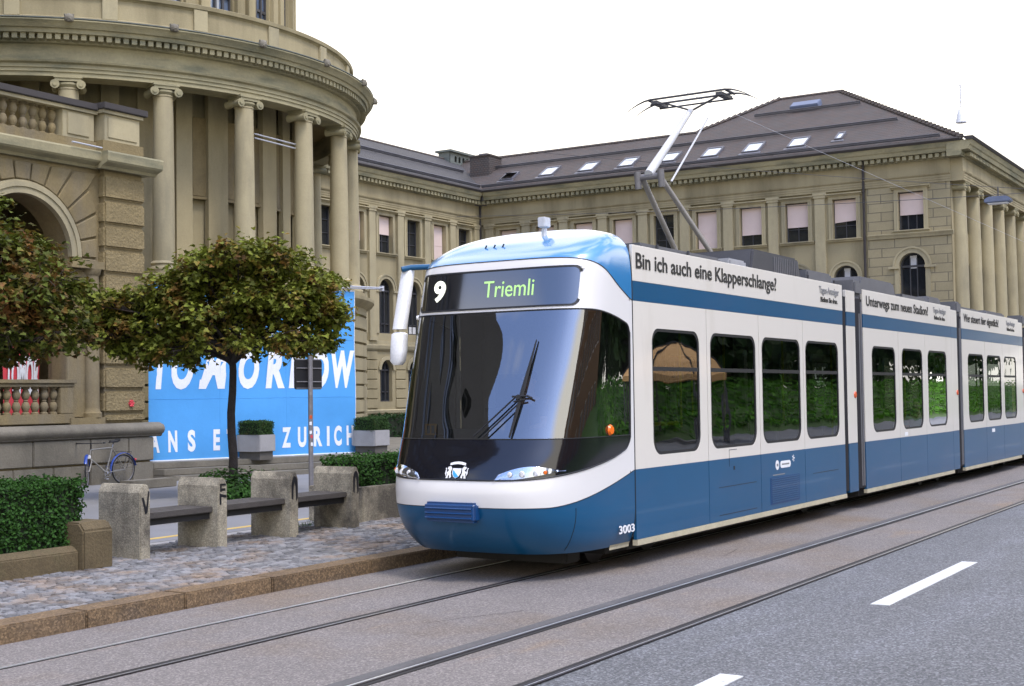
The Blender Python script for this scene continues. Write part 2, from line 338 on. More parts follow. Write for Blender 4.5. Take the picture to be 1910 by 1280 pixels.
M['cloth_navy'] = pmat('navy_cloth', (.03, .04, .09), .9)
M['cloth_pale'] = pmat('pale_blue_cloth', (.28, .45, .52), .9)
M['cloth_black'] = pmat('black_cloth', (.02, .02, .022), .9)
M['bluebike'] = pmat('blue_mudguard_paint', (.02, .06, .30), .35, var=.05, coat=.4)
M['tent'] = pmat('orange_canvas', (.85, .50, .20), .8, var=.05)
M['lamphouse'] = pmat('grey_lamp_housing', (.13, .16, .24), .5, var=.1)
M['lampwhite'] = pmat('white_porcelain', (.75, .76, .78), .4)
M['wire'] = pmat('dark_wire', (.06, .06, .065), .5)
M['wirepale'] = pmat('pale_wire', (.42, .43, .46), .5)  # sky glare on the wires put into a pale colour; rods share it
def leafmat(name, col, hue=None, island=.45):
    m = pmat(name, col, .65, var=.16, scale=1.6, fine=0, island=island, hue=hue, spec=.25); t = m.node_tree; b = t.nodes['Principled BSDF']; n = t.nodes.new; l = t.links.new
    src = b.inputs['Base Color'].links[0].from_socket; tr = n('ShaderNodeBsdfTranslucent'); l(src, tr.inputs[0]); mixs = n('ShaderNodeMixShader'); mixs.inputs[0].default_value = .30
    l(b.outputs[0], mixs.inputs[1]); l(tr.outputs[0], mixs.inputs[2]); l(mixs.outputs[0], t.nodes['Material Output'].inputs[0]); return m
M['leaf_maple'] = leafmat('maple_leaf', (.15, .175, .022), ((.20, .105, .026), 2.6, .50, .66), .6)
M['leaf_maple_red'] = leafmat('reddish_maple_leaf', (.090, .112, .016), ((.16, .072, .020), 2.2, .48, .64), .6)
M['leaf_bank'] = leafmat('bright_bank_leaf', (.10, .26, .022), None, .5)
M['leaf_hedge'] = leafmat('hedge_leaf', (.030, .085, .012), None, .6)
M['leaf_dark'] = leafmat('yew_leaf', (.022, .055, .014))
M['leaf_box'] = leafmat('box_shrub_leaf', (.040, .085, .020), ((.10, .055, .02), 2.2, .58, .78))
def emis(name, col, st):
    m = pmat(name, col, .5, var=.02, fine=0); b = m.node_tree.nodes['Principled BSDF']; b.inputs['Emission Color'].default_value = (*col, 1); b.inputs['Emission Strength'].default_value = st; return m
M['led'] = emis('lit_green_display', (.42, .72, .25), .28)
M['ledwhite'] = emis('lit_white_number', (.9, .92, .75), .7)
M['shieldblue'] = pmat('crest_blue', (.05, .35, .75), .5)

# ------------------------------------------------------------------ ground, road, tracks, kerb, pavement
struct('ground', MB().quad((-150,-150,-.03),(400,-150,-.03),(400,260,-.03),(-150,260,-.03)), M['ground'])
struct('track_bed', MB().quad((-40,4.81,0),(200,4.81,0),(200,9.46,0),(-40,9.46,0)), M['asphalt_bed'])
struct('road', MB().quad((-40,-4.2,-.004),(200,-4.2,-.004),(200,4.81,-.004),(-40,4.81,-.004)), M['asphalt_road'])
for x0 in (-1.7, 5.35, 12.40, 19.42, 26.45, 33.5, 40.5, 47.5):
    struct('road_marking', MB().box(x0, x0+3.52, 3.655, 3.83, -.003, .004), M['line'])
for yc, g, kind in ((4.83, 1, 'dark'), (5.90, -1, 'wide'), (7.63, 1, 'dark'), (8.62, -1, 'bright')):
    # steel head and flange groove on the gauge side; the second-track rail lies in a wide band of new asphalt
    hw = .034 if kind != 'bright' else .017
    struct('tram_rail', MB().box(-40, 200, yc-hw, yc+hw, .002, .010), M['steel_worn'] if kind != 'bright' else M['steel'])
    struct('rail_groove', MB().box(-40, 200, *sorted((yc+g*(hw+.001), yc+g*(hw+(.052 if kind != 'bright' else .014)))), .001, .0055), M['groove'])
    if kind == 'wide': struct('rail_joint', MB().box(-40, 200, yc+.031, yc+.17, .001, .0045), M['seal']); struct('rail_polish', MB().box(-40, 200, yc-.010, yc+.012, .0095, .0125), M['steel'])
    if kind == 'dark': struct('rail_polish', MB().box(-40, 200, yc-.012, yc-.004, .0095, .0118), M['steel'])
# cracks and patch seams in the track bed
cr_ = random.Random(3); mb = MB()
for (x, y, ang, n) in ((9.6, 6.95, -.30, 7), (15.2, 6.5, .1, 5)):
    p = Vector((x, y, .003)); a = ang
    for i in range(n):
        a += cr_.uniform(-.10, .10); q = p+Vector((math.cos(a), math.sin(a), 0))*cr_.uniform(.1, .22); s = Vector((-math.sin(a), math.cos(a), 0))*.004
        mb.quad(p-s, q-s, q+s, p+s); p = q
struct('road_crack', mb, M['groove'])
# granite kerb
mb = MB(); x = -6.0; kr = random.Random(5)
edges = [3.0, 4.9, 6.5, 8.02, 9.2, 10.42, 12.05, 13.5, 15.0]
while edges[-1] < 120: edges.append(edges[-1]+kr.uniform(1.2, 1.7))
edges = [-10, -6, -3, 0]+edges
for a, b in zip(edges, edges[1:]):
    dy = kr.uniform(-.006, .006); mb.box(a+.006, b-.006, 9.46+dy, 9.78, -.05, .155+kr.uniform(-.004, .004))
struct('kerb', mb, M['kerb'], bevel=.014)
# setts
struct('pavement_bed', MB().box(-10, 120, 9.775, 13.3, -.05, .137), M['joint'])
mb = MB(); pr = random.Random(11); y = 9.80; row = 0
while y < 12.95:
    w = pr.uniform(.075, .10); x = 4.0+pr.uniform(0, .2)
    while x < 24:
        l_ = pr.uniform(.10, .17); h = .155+pr.uniform(-.007, .007); t1, t2, t3 = (pr.uniform(-.006, .006) for _ in range(3)); e = .012
        yj = math.sin(x*1.3+row*.2)*.012
        a, b, c, d = x+.007, x+l_-.007, y+.006+yj, y+w-.006+yj
        P = [(a,c,.13),(b,c,.13),(b,d,.13),(a,d,.13),(a,c,h-.014),(b,c,h-.014),(b,d,h-.014),(a,d,h-.014),(a+e,c+e,h+t1),(b-e,c+e,h+t2),(b-e,d-e,h+t3),(a+e,d-e,h+t1-t2+t3)]
        mb.add(P, [(0,1,5,4),(1,2,6,5),(2,3,7,6),(3,0,4,7),(4,5,9,8),(5,6,10,9),(6,7,11,10),(7,4,8,11),(8,9,10,11)])
        x += l_
    y += w; row += 1
struct('pavement', mb, M['setts'])
struct('kerb', MB().box(-10, 120, 12.98, 13.25, -.05, .141), M['concrete_grey'], bevel=.012)
# side street behind the island, second strip, forecourt
struct('side_street', MB().quad((-10,13.2,.02),(120,13.2,.02),(120,16.1,.02),(-10,16.1,.02)), M['asphalt_far'])
struct('road_marking', MB().box(-10, 60, 14.45, 14.58, .02, .025), M['yellow_line'])
mb = MB()
for i in range(60): mb.box(-4+i*1.5, -4+i*1.5+1.488, 15.95, 16.15, .0, .16)
struct('kerb', mb, M['concrete_grey'], bevel=.01)
struct('tree_strip', MB().box(-10, 120, 16.15, 19.2, 0, .12), M['asphalt_far'])
struct('forecourt', MB().box(-10, 120, 19.2, 40, -.02, .08), M['asphalt_far'])

# ------------------------------------------------------------------ the university building
B = thing('university_building', 'long sandstone building with curved columned rotunda and dark tiled roofs behind the tram', 'building', (40, 30, 0))
YL, XR, YP = 35.53, 54.04, 13.05
mL = lambda a, z, d: (a, YL-d, z)           # left wing, faces the street
mR = lambda a, z, d: (XR-d, a, z)           # side of the right wing, faces left
mP = lambda a, z, d: (a, YP-d, z)           # columned end of the right wing
def mbox(mb, mp, a0, a1, z0, z1, d0, d1):
    return mb.box(a0, a1, d0, d1, z0, z1, lambda x, y, z: mp(x, z, y))
def strip(mb, mp, a0, a1, prof):
    """moulding: profile of (z, d) pairs swept along the wall, closed at its ends"""
    P = [mp(a0, z, d) for z, d in prof]+[mp(a1, z, d) for z, d in prof]; n = len(prof)
    return mb.add(P, [(i, i+1, n+i+1, n+i) for i in range(n-1)]+[tuple(range(n)), tuple(range(n, 2*n))[::-1]])
def window_unit(mp, cx, z0, zt, w, arched=False, blind=0, tilt=0, pale=False, bars=(2, 2), depth=.24, label=None):
    f = MB(); t = .05; r = w/2
    d0, d1 = -depth, -depth+.07
    if arched:
        out = archpoly(cx, w, z0, zt, 16); zs = zt-r
        inn = [(cx+(x-cx)*(r-t)/r, z0+t if z == z0 else zs+(z-zs)*(r-t)/r if z > zs else z) for x, z in out]
        n = len(out)
        f.add([mp(x, z, d1) for x, z in out]+[mp(x, z, d1) for x, z in inn]+[mp(x, z, d0) for x, z in inn], [(i, (i+1)%n, n+(i+1)%n, n+i) for i in range(n)]+[(n+i, n+(i+1)%n, 2*n+(i+1)%n, 2*n+i) for i in range(n)])
        mbox(f, mp, cx-r, cx+r, zs-.05, zs+.03, d0, d1+.005)
        mbox(f, mp, cx-.16, cx-.12, z0, zs+.42*r+.1, d0, d1); mbox(f, mp, cx+.12, cx+.16, z0, zs+.42*r+.1, d0, d1)
        mbox(f, mp, cx-r+.03, cx+r-.03, z0+.40, z0+.45, d0, d1)
    else:
        for a, b, c, e in ((cx-r, cx-r+t, z0, zt), (cx+r-t, cx+r, z0, zt), (cx-r+t, cx+r-t, z0, z0+t), (cx-r+t, cx+r-t, zt-t, zt)): mbox(f, mp, a, b, c, e, d0, d1)
        for k in range(1, bars[0]+1): x = cx-r+w*k/(bars[0]+1); mbox(f, mp, x-.018, x+.018, z0+t, zt-t, d0, d1-.01)
        for k in range(1, bars[1]+1): z = z0+(zt-z0)*(.0+k/(bars[1]+1)); mbox(f, mp, cx-r+t, cx+r-t, z-.014, z+.014, d0, d1-.013)
    o = obj('window', f, M['wframe'], B)
    if label: o['label'] = label
    g = MB(); P = archpoly(cx, w-.01, z0+.005, zt-.005, 16) if arched else rrect(cx-r+.005, cx+r-.005, z0+.005, zt-.005, .001, 1)
    g.add([mp(x, z, d0+.02) for x, z in P], [tuple(range(len(P)))]); obj('pane', g, M['wpane'], o)
    if blind:
        b = MB(); zb = zt-(zt-z0)*blind; e = .035
        P = [(cx-r+e, zb+tilt), (cx+r-e, zb-tilt), (cx+r-e, zt-e), (cx-r+e, zt-e)]
        b.prism(P, d1+.02, d1+.035, mp); b.prism([(cx-r+e, zb+tilt-.03), (cx+r-e, zb-tilt-.03), (cx+r-e, zb-tilt), (cx-r+e, zb+tilt)], d1+.018, d1+.04, mp)
        if blind > .8: mbox(b, mp, cx-r+e, cx+r-e, z0+.42*(zt-z0), z0+.42*(zt-z0)+.015, d1+.03, d1+.045)
        obj('blind', b, M['blind'], o)
    if pale:
        b = MB(); mbox(b, mp, cx-.13, cx+.14, zt-.62, zt-.10, d0+.03, d0+.05); obj('tilted_light', b, M['sashwhite'], o)
        b = MB()
        for k in (-1, 0, 1): mbox(b, mp, cx+k*.3-.12, cx+k*.3+.12, z0+.05, z0+.36, d0+.03, d0+.05)
        obj('lower_screen', b, M['sashwhite'], o)
    return o
def surround(mb, mp, cx, z0, zt, w, cornice=True):
    r = w/2
    for a, b in ((cx-r-.17, cx-r), (cx+r, cx+r+.17)): mbox(mb, mp, a, b, z0, zt, .003, .06); mbox(mb, mp, a+(.12 if a < cx-r-.1 else 0), b-(0 if a < cx-r-.1 else .12), z0, zt, .06, .085)
    mbox(mb, mp, cx-r-.17, cx+r+.17, zt, zt+.12, .003, .07)
    if cornice: strip(mb, mp, cx-r-.27, cx+r+.27, [(zt+.12, .003), (zt+.12, .09), (zt+.17, .12), (zt+.19, .20), (zt+.235, .20), (zt+.25, .003)])
    strip(mb, mp, cx-r-.24, cx+r+.24, [(z0-.12, .003), (z0-.12, .07), (z0-.05, .10), (z0-.04, .15), (z0, .15), (z0, -.1)])
def archring(mb, mp, cx, zs, r0, r1, d0, d1, seg=18):
    A = []; 
    for i in range(seg+1):
        t = math.pi*i/seg; c, s = math.cos(t), math.sin(t)
        A.append([(cx+r0*c, zs+r0*s, d0), (cx+r0*c, zs+r0*s, d1), (cx+r1*c, zs+r1*s, d1), (cx+r1*c, zs+r1*s, d0)])
    mb.grid([[mp(*q) for q in row] for row in A]); mb.add([mp(*q) for q in A[0]]+[mp(*q) for q in A[-1]], [(0,1,2,3),(4,5,6,7)])
ENT = [(10.28, .003), (10.28, .10), (10.37, .10), (10.375, .115), (10.46, .115), (10.465, .13), (10.55, .13), (10.58, .17), (10.63, .19), (10.65, .08), (11.20, .08), (11.20, .003)]
CORN = [(11.20, .003), (11.20, .12), (11.26, .14), (11.26, .16), (11.40, .16), (11.42, .42), (11.56, .46), (11.60, .50), (11.74, .56), (11.78, .58), (11.78, .003)]
GUT = [(11.775, .35), (11.775, .60), (11.86, .66), (11.92, .62), (11.92, .2)]
def facade(mp, a0, a1, cxs, blinds, name, pil=True, top=True):
    holes = []; sur = MB(); pil_ = MB()
    W2 = 1.0; Z2 = (8.30, 9.96); WA = 1.02; ZA = (4.78, 7.18); ZG = (1.80, 3.62); WG = .86
    for cx in cxs:
        holes.append([(cx-W2/2, Z2[0]), (cx+W2/2, Z2[0]), (cx+W2/2, Z2[1]), (cx-W2/2, Z2[1])])
        holes.append(archpoly(cx, WA, *ZA)); holes.append(archpoly(cx, WG, *ZG))
    w = MB().holed([(a0, .0), (a1, .0), (a1, 10.30), (a0, 10.30)], holes, .26, mp)
    obj(name, w, M['stone'], B)
    for cx, (bl, tl) in zip(cxs, blinds):
        wu = [window_unit(mp, cx, *Z2, W2, blind=bl, tilt=tl, bars=(1, 2)), window_unit(mp, cx, *ZA, WA, True, pale=(random.random() < .35)), window_unit(mp, cx, *ZG, WG, True)]
        sur = MB(); surround(sur, mp, cx, *Z2, W2); obj('window_surround', sur, M['stone_pale'], wu[0]); sur = MB()
        zs = ZA[1]-WA/2; archring(sur, mp, cx, zs, WA/2, WA/2+.20, .003, .07); archring(sur, mp, cx, zs, WA/2+.14, WA/2+.21, .07, .10)
        for s in (-1, 1): mbox(sur, mp, *sorted((cx+s*WA/2, cx+s*(WA/2+.20))), ZA[0], zs, .003, .05); mbox(sur, mp, *sorted((cx+s*(WA/2-.02), cx+s*(WA/2+.26))), zs-.09, zs, .05, .11)
        obj('window_surround', sur, M['stone_pale'], wu[1]); sur = MB(); archring(sur, mp, cx, ZG[1]-WG/2, WG/2, WG/2+.16, .05, .085); obj('window_surround', sur, M['stone_pale'], wu[2])
    if pil:
        for cx in [cxs[0]-1.03]+[c+1.03 for c in cxs]:
            if not a0+.1 < cx < a1-.1: continue
            pil_ = MB(); mbox(pil_, mp, cx-.22, cx+.22, 4.55, 10.06, .003, .12); mbox(pil_, mp, cx-.28, cx+.28, 4.45, 4.62, .005, .16); mbox(pil_, mp, cx-.27, cx+.27, 10.06, 10.17, .005, .15); mbox(pil_, mp, cx-.30, cx+.30, 10.17, 10.275, .005, .17); obj('pilaster', pil_, M['stone_pale'], B)
    g = MB()
    for k in range(9): strip(g, mp, a0, a1, [(.42+k*.42, .002), (.44+k*.42, .05), (.80+k*.42, .05), (.82+k*.42, .002)]) if False else None
    strip(g, mp, a0, a1, [(4.02, .003), (4.02, .06), (4.10, .13), (4.22, .16), (4.26, .16), (4.28, .06), (4.44, .06), (4.45, .003)])
    strip(g, mp, a0, a1, [(1.30, .003), (1.30, .08), (1.42, .11), (1.46, .06), (1.46, .003)])
    obj('string_course', g, M['stone_pale'], B)
def entablature(mp, a0, a1, dent=.26, ext=(0, 0)):
    e = MB(); strip(e, mp, a0, a1, ENT); obj('frieze', e, M['stone'], B)
    e = MB(); strip(e, mp, a0-ext[0], a1+ext[1], CORN); obj('cornice', e, M['stone_green'], B)
    d = MB(); a = a0+.1
    while a < a1-.1: mbox(d, mp, a, a+.15, 11.24, 11.395, .16, .36); a += dent
    obj('dentils', d, M['stone_green'], B)
    e = MB(); strip(e, mp, a0-ext[0], a1+ext[1], GUT); obj('gutter', e, M['gutter'], B)
# left wing
xs = [42.39+2.05*k for k in range(6)]
facade(mL, 38, XR, xs, [(0, 0), (.72, 0), (.48, 0), (0, 0), (.97, 0), (0, 0)], 'facade_wall')
mb = MB(); strip(mb, mL, 38, XR-.1, ENT); obj('frieze', mb, M['stone'], B)
mb = MB(); strip(mb, mL, 38, XR-.55, CORN); obj('cornice', mb, M['stone_green'], B)
mb = MB(); a = 38.1
while a < XR-.4: mbox(mb, mL, a, a+.15, 11.24, 11.395, .16, .36); a += .26
obj('dentils', mb, M['stone_green'], B)
mb = MB(); strip(mb, mL, 38, XR-.6, GUT); obj('gutter', mb, M['gutter'], B)
# ground-floor rustication on the left wing (real blocks between the openings)
mb = MB(); z = 1.50
while z < 3.98:
    for i in range(len(xs)-1):
        a, b = xs[i]+.66, xs[i+1]-.66; mbox(mb, mL, a, b, z+.02, min(z+.40, 4.0), .003, .055)
    z += .42
obj('rusticated_blocks', mb, M['stone'], B, bevel=.015, seg=1)
# right wing side
ys = [17.37+2.06*k for k in range(9)]
facade(mR, 16.42, YL, ys, [(.55, .03), (.60, 0), (.70, 0), (.97, 0), (0, 0), (.93, 0), (.95, 0), (.9, 0), (.97, 0)], 'facade_wall')
entablature(mR, YP-.02, YL-.1, ext=(.52, -.45))
# corner bay of the right wing, coursed stone
cyc = 14.62
holes = [[(cyc-.51, 8.45), (cyc+.51, 8.45), (cyc+.51, 10.0), (cyc-.51, 10.0)], archpoly(cyc, 1.04, 5.1, 7.52), archpoly(cyc, .9, 1.8, 3.7)]
mRc = lambda a, z, d: (XR-.06-d, a, z)
mb = MB().holed([(YP, 0), (16.42, 0), (16.42, 10.30), (YP, 10.30)], holes, .28, mRc); obj('facade_wall', mb, M['stone_course'], B)
window_unit(mRc, cyc, 8.45, 10.0, 1.02, blind=.58, bars=(2, 1)); window_unit(mRc, cyc, 5.1, 7.52, 1.04, True, pale=True); window_unit(mRc, cyc, 1.8, 3.7, .9, True)
mb = MB(); surround(mb, mRc, cyc, 8.45, 10.0, 1.02); strip(mb, mRc, YP-.1, 16.40, [(8.14, .003), (8.14, .05), (8.22, .08), (8.30, .13), (8.33, .13), (8.35, .003)])
zs = 7.52-.52; archring(mb, mRc, cyc, zs, .52, .74, .003, .07); archring(mb, mRc, cyc, zs, .70, .78, .07, .10)
for s in (-1, 1): mbox(mb, mRc, *sorted((cyc+s*.52, cyc+s*.72)), 5.1, zs, .003, .05); mbox(mb, mRc, *sorted((cyc+s*.50, cyc+s*.95)), zs-.1, zs, .05, .11)
strip(mb, mRc, YP, 16.40, [(4.02, .003), (4.02, .06), (4.2, .14), (4.26, .14), (4.28, .06), (4.44, .06), (4.45, .003)])
obj('window_surround', mb, M['stone_pale'], B)
obj('downpipe', MB().tube([(XR-.14, 16.52, 0), (XR-.14, 16.52, 11.2), (XR-.4, 16.52, 11.75)], .055), M['gutter'], B, smooth=40)
obj('downpipe', MB().tube([(XR-.12, YL-.14, 0), (XR-.12, YL-.14, 11.2), (XR-.45, YL-.45, 11.75)], .055), M['gutter'], B, smooth=40)
# columned end, facing the street
XE = 67.2
mb = MB().holed([(XR+.01, 0), (XE, 0), (XE, 10.3), (XR+.01, 10.3)], [[(c-.5, 8.4), (c+.5, 8.4), (c+.5, 9.9), (c-.5, 9.9)] for c in [57.0+2.36*k for k in range(4)]]+[archpoly(57.0+2.36*k, 1.0, 4.8, 7.2) for k in range(4)], .3, mP)
obj('facade_wall', mb, M['stone'], B)
for k in range(4): window_unit(mP, 57.0+2.36*k, 8.4, 9.9, 1.0, blind=.5, bars=(1, 1)); window_unit(mP, 57.0+2.36*k, 4.8, 7.2, 1.0, True)
mb = MB(); strip(mb, mP, XR-.05, XE, [(z, d+.42) if d > .01 else (z, d) for z, d in ENT]); obj('frieze', mb, M['stone'], B)
mb = MB(); strip(mb, mP, XR-.56, XE+.4, [(z, d+.42) if d > .01 else (z, d) for z, d in CORN]); obj('cornice', mb, M['stone_green'], B)
mb = MB(); strip(mb, mP, XR-.6, XE+.4, [(z, d+.42) for z, d in GUT]); obj('gutter', mb, M['gutter'], B)
mb = MB(); a = XR+.1
while a < XE: mbox(mb, mP, a, a+.15, 11.24, 11.395, .58, .78); a += .26
obj('dentils', mb, M['stone_green'], B)
def column(cx, cy, z0, z1, r, ang, mat=None):
    """fluted-free Ionic column; ang = direction its scrolls face (0 faces -Y)"""
    h = z1-z0; prof = [(r*1.32, 0), (r*1.32, .10), (r*1.38, .13), (r*1.34, .19), (r*1.12, .21), (r*1.10, .25), (r*1.2, .29), (r*1.14, .33), (r, .36)]
    for i in range(1, 9): t = i/8; prof.append((r*(1-.13*t**1.8), .36+(h-.36-.34)*t))
    prof += [(r*.93, h-.33), (r*.93, h-.29), (r*.86, h-.28)]
    o = obj('column', MB().lathe(prof, cx, cy, 24, z=z0), mat or M['stone_pale'], B, smooth=35)
    b = MB(); ca, sa = math.cos(ang), math.sin(ang)
    mp = lambda x, y, z: (cx+x*ca-y*sa, cy+x*sa+y*ca, z)
    rt = r*.86; vr = r*.40
    b.lathe([(rt*1.0, h-.29), (rt*1.25, h-.22), (rt*1.25, h-.17), (rt*.9, h-.17)], cx, cy, 20, z=z0)
    b.box(-r*1.22, r*1.22, -r*1.12, r*1.12, z1-.06, z1, mp); b.box(-r*1.12, r*1.12, -r*1.04, r*1.04, z1-.14, z1-.06, mp)
    for s in (-1, 1):
        x = s*r*1.10; zc = z1-.16-vr*.55
        b.tube([mp(x, -r*1.08, zc), mp(x, -r*.5, zc), mp(x, 0, zc), mp(x, r*.5, zc), mp(x, r*1.08, zc)], [vr, vr*.8, vr*.66, vr*.8, vr], 12)
        b.tube([mp(x, -r*1.16, zc), mp(x, -r*1.07, zc)], vr*.5, 8)
    obj('capital', b, M['stone_green'] if mat is None else mat, o, smooth=35)
    return o
for k in range(6): column(54.72+2.36*k, YP-.12, 3.0, 10.28, .34, 0)
mb = MB(); mbox(mb, mP, XR-.2, XE, 0, 3.0, .003, .55); obj('portico_base', mb, M['stone_rust'], B)
# roofs
def roofplane(name, pts, mat): return obj(name, MB().add(pts, [tuple(range(len(pts)))]), mat, B)
mS = .5772
zr = lambda d: 11.86+mS*d
EX, EY = 53.45, 34.94
rX = 57.55; rzz = zr(rX-EX); ry = EY+(rX-EX)
aP = 7.12; PX, PY0 = EX+aP, 12.45
PZ = zr(aP); PA = PY0+aP; PB = 22.5; FX = EX+2*aP; yi = PB+(PX-rX)
roof = roofplane('roof', [(EX, PY0, 11.86), (PX, PA, PZ), (PX, PB, PZ), (rX, yi, rzz), (rX, ry, rzz), (EX, EY, 11.86)], M['tiles'])
roofplane('roof', [(EX, PY0, 11.86), (FX, PY0, 11.86), (PX, PA, PZ)], M['tiles'])
roofplane('roof', [(FX, PY0, 11.86), (FX, PB+aP, 11.86), (PX, PB, PZ), (PX, PA, PZ)], M['tiles'])
roofplane('roof', [(FX, PB+aP, 11.86), (rX, yi, rzz), (PX, PB, PZ)], M['tiles'])
roofplane('roof', [(rX, yi, rzz), (2*rX-EX, yi, 11.86), (2*rX-EX, ry+4, 11.86), (rX, ry, rzz)], M['tiles'])
roofplane('roof', [(EX, EY, 11.86), (rX, ry, rzz), (30, ry, rzz), (30, EY, 11.86)], M['tiles_dark'])
roofplane('roof', [(30, ry, rzz), (rX, ry, rzz), (rX, ry+4, 11.86), (30, ry+4, 11.86)], M['tiles_dark'])
def ridge(pts, r=.09):
    obj('ridge_tiles', MB().tube(pts, r, 8), M['tiles'], B, smooth=50)
ridge([(PX, PA, PZ), (PX, PB, PZ)]); ridge([(rX, yi, rzz), (rX, ry, rzz)]); ridge([(30, ry, rzz), (rX, ry, rzz)], .07)
for p, q in (((EX, PY0, 11.88), (PX, PA, PZ)), ((FX, PY0, 11.88), (PX, PA, PZ)), ((PX, PB, PZ), (rX, yi, rzz))):
    v = Vector(q)-Vector(p); k = int(v.length/.3); m_ = MB()
    for i in range(k):
        a = Vector(p)+v*(i/k); b = Vector(p)+v*((i+1.15)/k); m_.tube([a+Vector((0,0,.04)), b+Vector((0,0,.0))], [.12, .085], 6)
    obj('hip_tiles', m_, M['tiles'], B)
def onroof(y, d, h=0, wing=True):       # point on the street-side slopes, d = metres in from the eave, h above the tiles
    n = Vector((-mS, 0, 1)).normalized() if wing else Vector((0, -mS, 1)).normalized()
    p = Vector((EX+d, y, zr(d))) if wing else Vector((y, EY+d, zr(d))); return p+n*h
def roofbar(d, y0, y1, wing=True):
    m_ = MB()
    for h in (.10, .17): m_.tube([onroof(y0, d, h, wing), onroof(y1, d, h, wing)], .018, 5)
    y = y0
    while y < y1: m_.tube([onroof(y, d+.05, 0, wing), onroof(y, d, .18, wing)], .015, 4); y += 1.0
    m_.add([onroof(y0, d, .03, wing), onroof(y1, d, .03, wing), onroof(y1, d, .16, wing), onroof(y0, d, .16, wing)], [(0, 1, 2, 3)])
    obj('snow_guard', m_, M['zinc'], B)
roofbar(.28, PY0+.9, EY+.2); roofbar(2.55, PY0+3.2, EY+1.4); roofbar(5.1, 18.0, 23.0)
roofbar(.30, 36, EX+.2, False); roofbar(2.2, 36, EX+1.6, False)
def skylight(y, d0, d1, w, opened=False):
    f = MB(); t = .07
    def bx(ya, yb, da, db, h0, h1):
        f.add([onroof(a, b, h) for h in (h0, h1) for a, b in ((ya, da), (yb, da), (yb, db), (ya, db))], [(0,3,2,1),(4,5,6,7),(0,1,5,4),(1,2,6,5),(2,3,7,6),(3,0,4,7)])
    bx(y-w/2, y+w/2, d0, d0+t, -.02, .08); bx(y-w/2, y+w/2, d1-t, d1, -.02, .10); bx(y-w/2, y-w/2+t, d0+t, d1-t, -.02, .09); bx(y+w/2-t, y+w/2, d0+t, d1-t, -.02, .09)
    bx(y-w/2-.1, y+w/2+.1, d0-.16, d0-.01, -.01, .025)
    o = obj('skylight', f, M['zinc'], B)
    g = MB(); k = .30 if opened else 0
    P = [onroof(y-w/2+t, d0+t, .06+k), onroof(y+w/2-t, d0+t, .06+k), onroof(y+w/2-t, d1-t, .06), onroof(y-w/2+t, d1-t, .06)]
    g.add(P, [(0, 1, 2, 3)]); obj('pane', g, M['skyglass'], o)
    return o
M['skyglass'] = pmat('skylight_glass', (.62, .66, .68), .08, var=.05, fine=0, spec=1.0)  # bright sky reflection put into the pale pane colour
for y in (31.95, 29.8, 27.72, 25.6, 23.55, 21.6, 19.55): skylight(y, .92, 1.82, .80)
skylight(17.78, 1.2, 1.85, .34); skylight(34.2, .95, 1.7, .75, True)
# long blue-grey rooflight box on the upper slope
f = MB(); f.add([onroof(a, b, h) for h in (-.02, .28) for a, b in ((19.95, 5.2), (21.3, 5.2), (21.3, 5.72), (19.95, 5.72))], [(0,3,2,1),(4,5,6,7),(0,1,5,4),(1,2,6,5),(2,3,7,6),(3,0,4,7)])
obj('roof_box', f, M['lamphouse'], B, bevel=.03)
# chimney in the roof angle, and the perforated vent on the ridge
mb = MB().box(55.35, 56.5, 35.75, 36.9, 11.9, 13.95); mb.box(55.30, 56.55, 35.70, 36.95, 13.95, 14.02); o = obj('chimney', mb, M['tiles'], B)
obj('chimney_cap', MB().box(55.7, 56.2, 36.1, 36.6, 14.02, 14.16), M['zinc'], o)
v = MB(); vx0, vx1, vy, vz = 56.1, 58.35, 39.0, 13.95
hol = [archpoly(vx0+.55+.36*k, .20, .14, .46, 6) for k in range(4)]
mv = lambda a, z, d: (a, vy-.35-d, vz+z)
v.holed([(vx0, -.2), (vx1, -.2), (vx1, .62), (vx0, .62)], hol, .06, mv); mv2 = lambda a, z, d: (a, vy+.35+d, vz+z)
v.holed([(vx0, -.2), (vx1, -.2), (vx1, .62), (vx0, .62)], hol, .06, mv2)
v.box(vx0, vx0+.05, vy-.35, vy+.35, vz-.2, vz+.62); v.box(vx1-.05, vx1, vy-.35, vy+.35, vz-.2, vz+.62)
o = obj('roof_vent', v, M['copper'], B)
obj('vent_cover', MB().box(vx0-.1, vx1+.1, vy-.5, vy+.5, vz+.62, vz+.72), M['copper'], o)

# ---- rotunda
CX, CY = 29.133, 34.531
def ring(prof, mat, name, n=96, a0=R(-130), a1=R(130), sm=25): return obj(name, MB().lathe(prof, CX, CY, n, a0, a1), mat, B, smooth=sm)
def pol(ph, r, z): return (CX+r*math.sin(ph), CY-r*math.cos(ph), z)
def polmap(ph0): 
    return lambda a, z, d: pol(ph0+a/d if False else ph0+a, d, z)
def arcbox(mb, p0, p1, r0, r1, z0, z1, n=4):
    rows = []
    for i in range(n+1):
        p = p0+(p1-p0)*i/n; rows.append([pol(p, r0, z0), pol(p, r1, z0), pol(p, r1, z1), pol(p, r0, z1), pol(p, r0, z0)])
    mb.grid(rows); mb.add(rows[0][:4]+rows[-1][:4], [(0,1,2,3),(4,5,6,7)])
# base storey with rusticated courses
prof = [(9.35, 0), (9.35, 1.0), (9.25, 1.05)]; z = 1.05
while z < 4.6: prof += [(9.02, z), (9.02, z+.05), (9.12, z+.06), (9.12, z+.42)]; z += .44
prof += [(9.05, 4.65), (9.05, 4.80), (9.3, 4.95), (9.38, 5.05), (9.38, 5.15), (9.1, 5.18), (9.1, 5.36), (6.0, 5.36)]
ring(prof, M['stone'], 'rotunda_base')
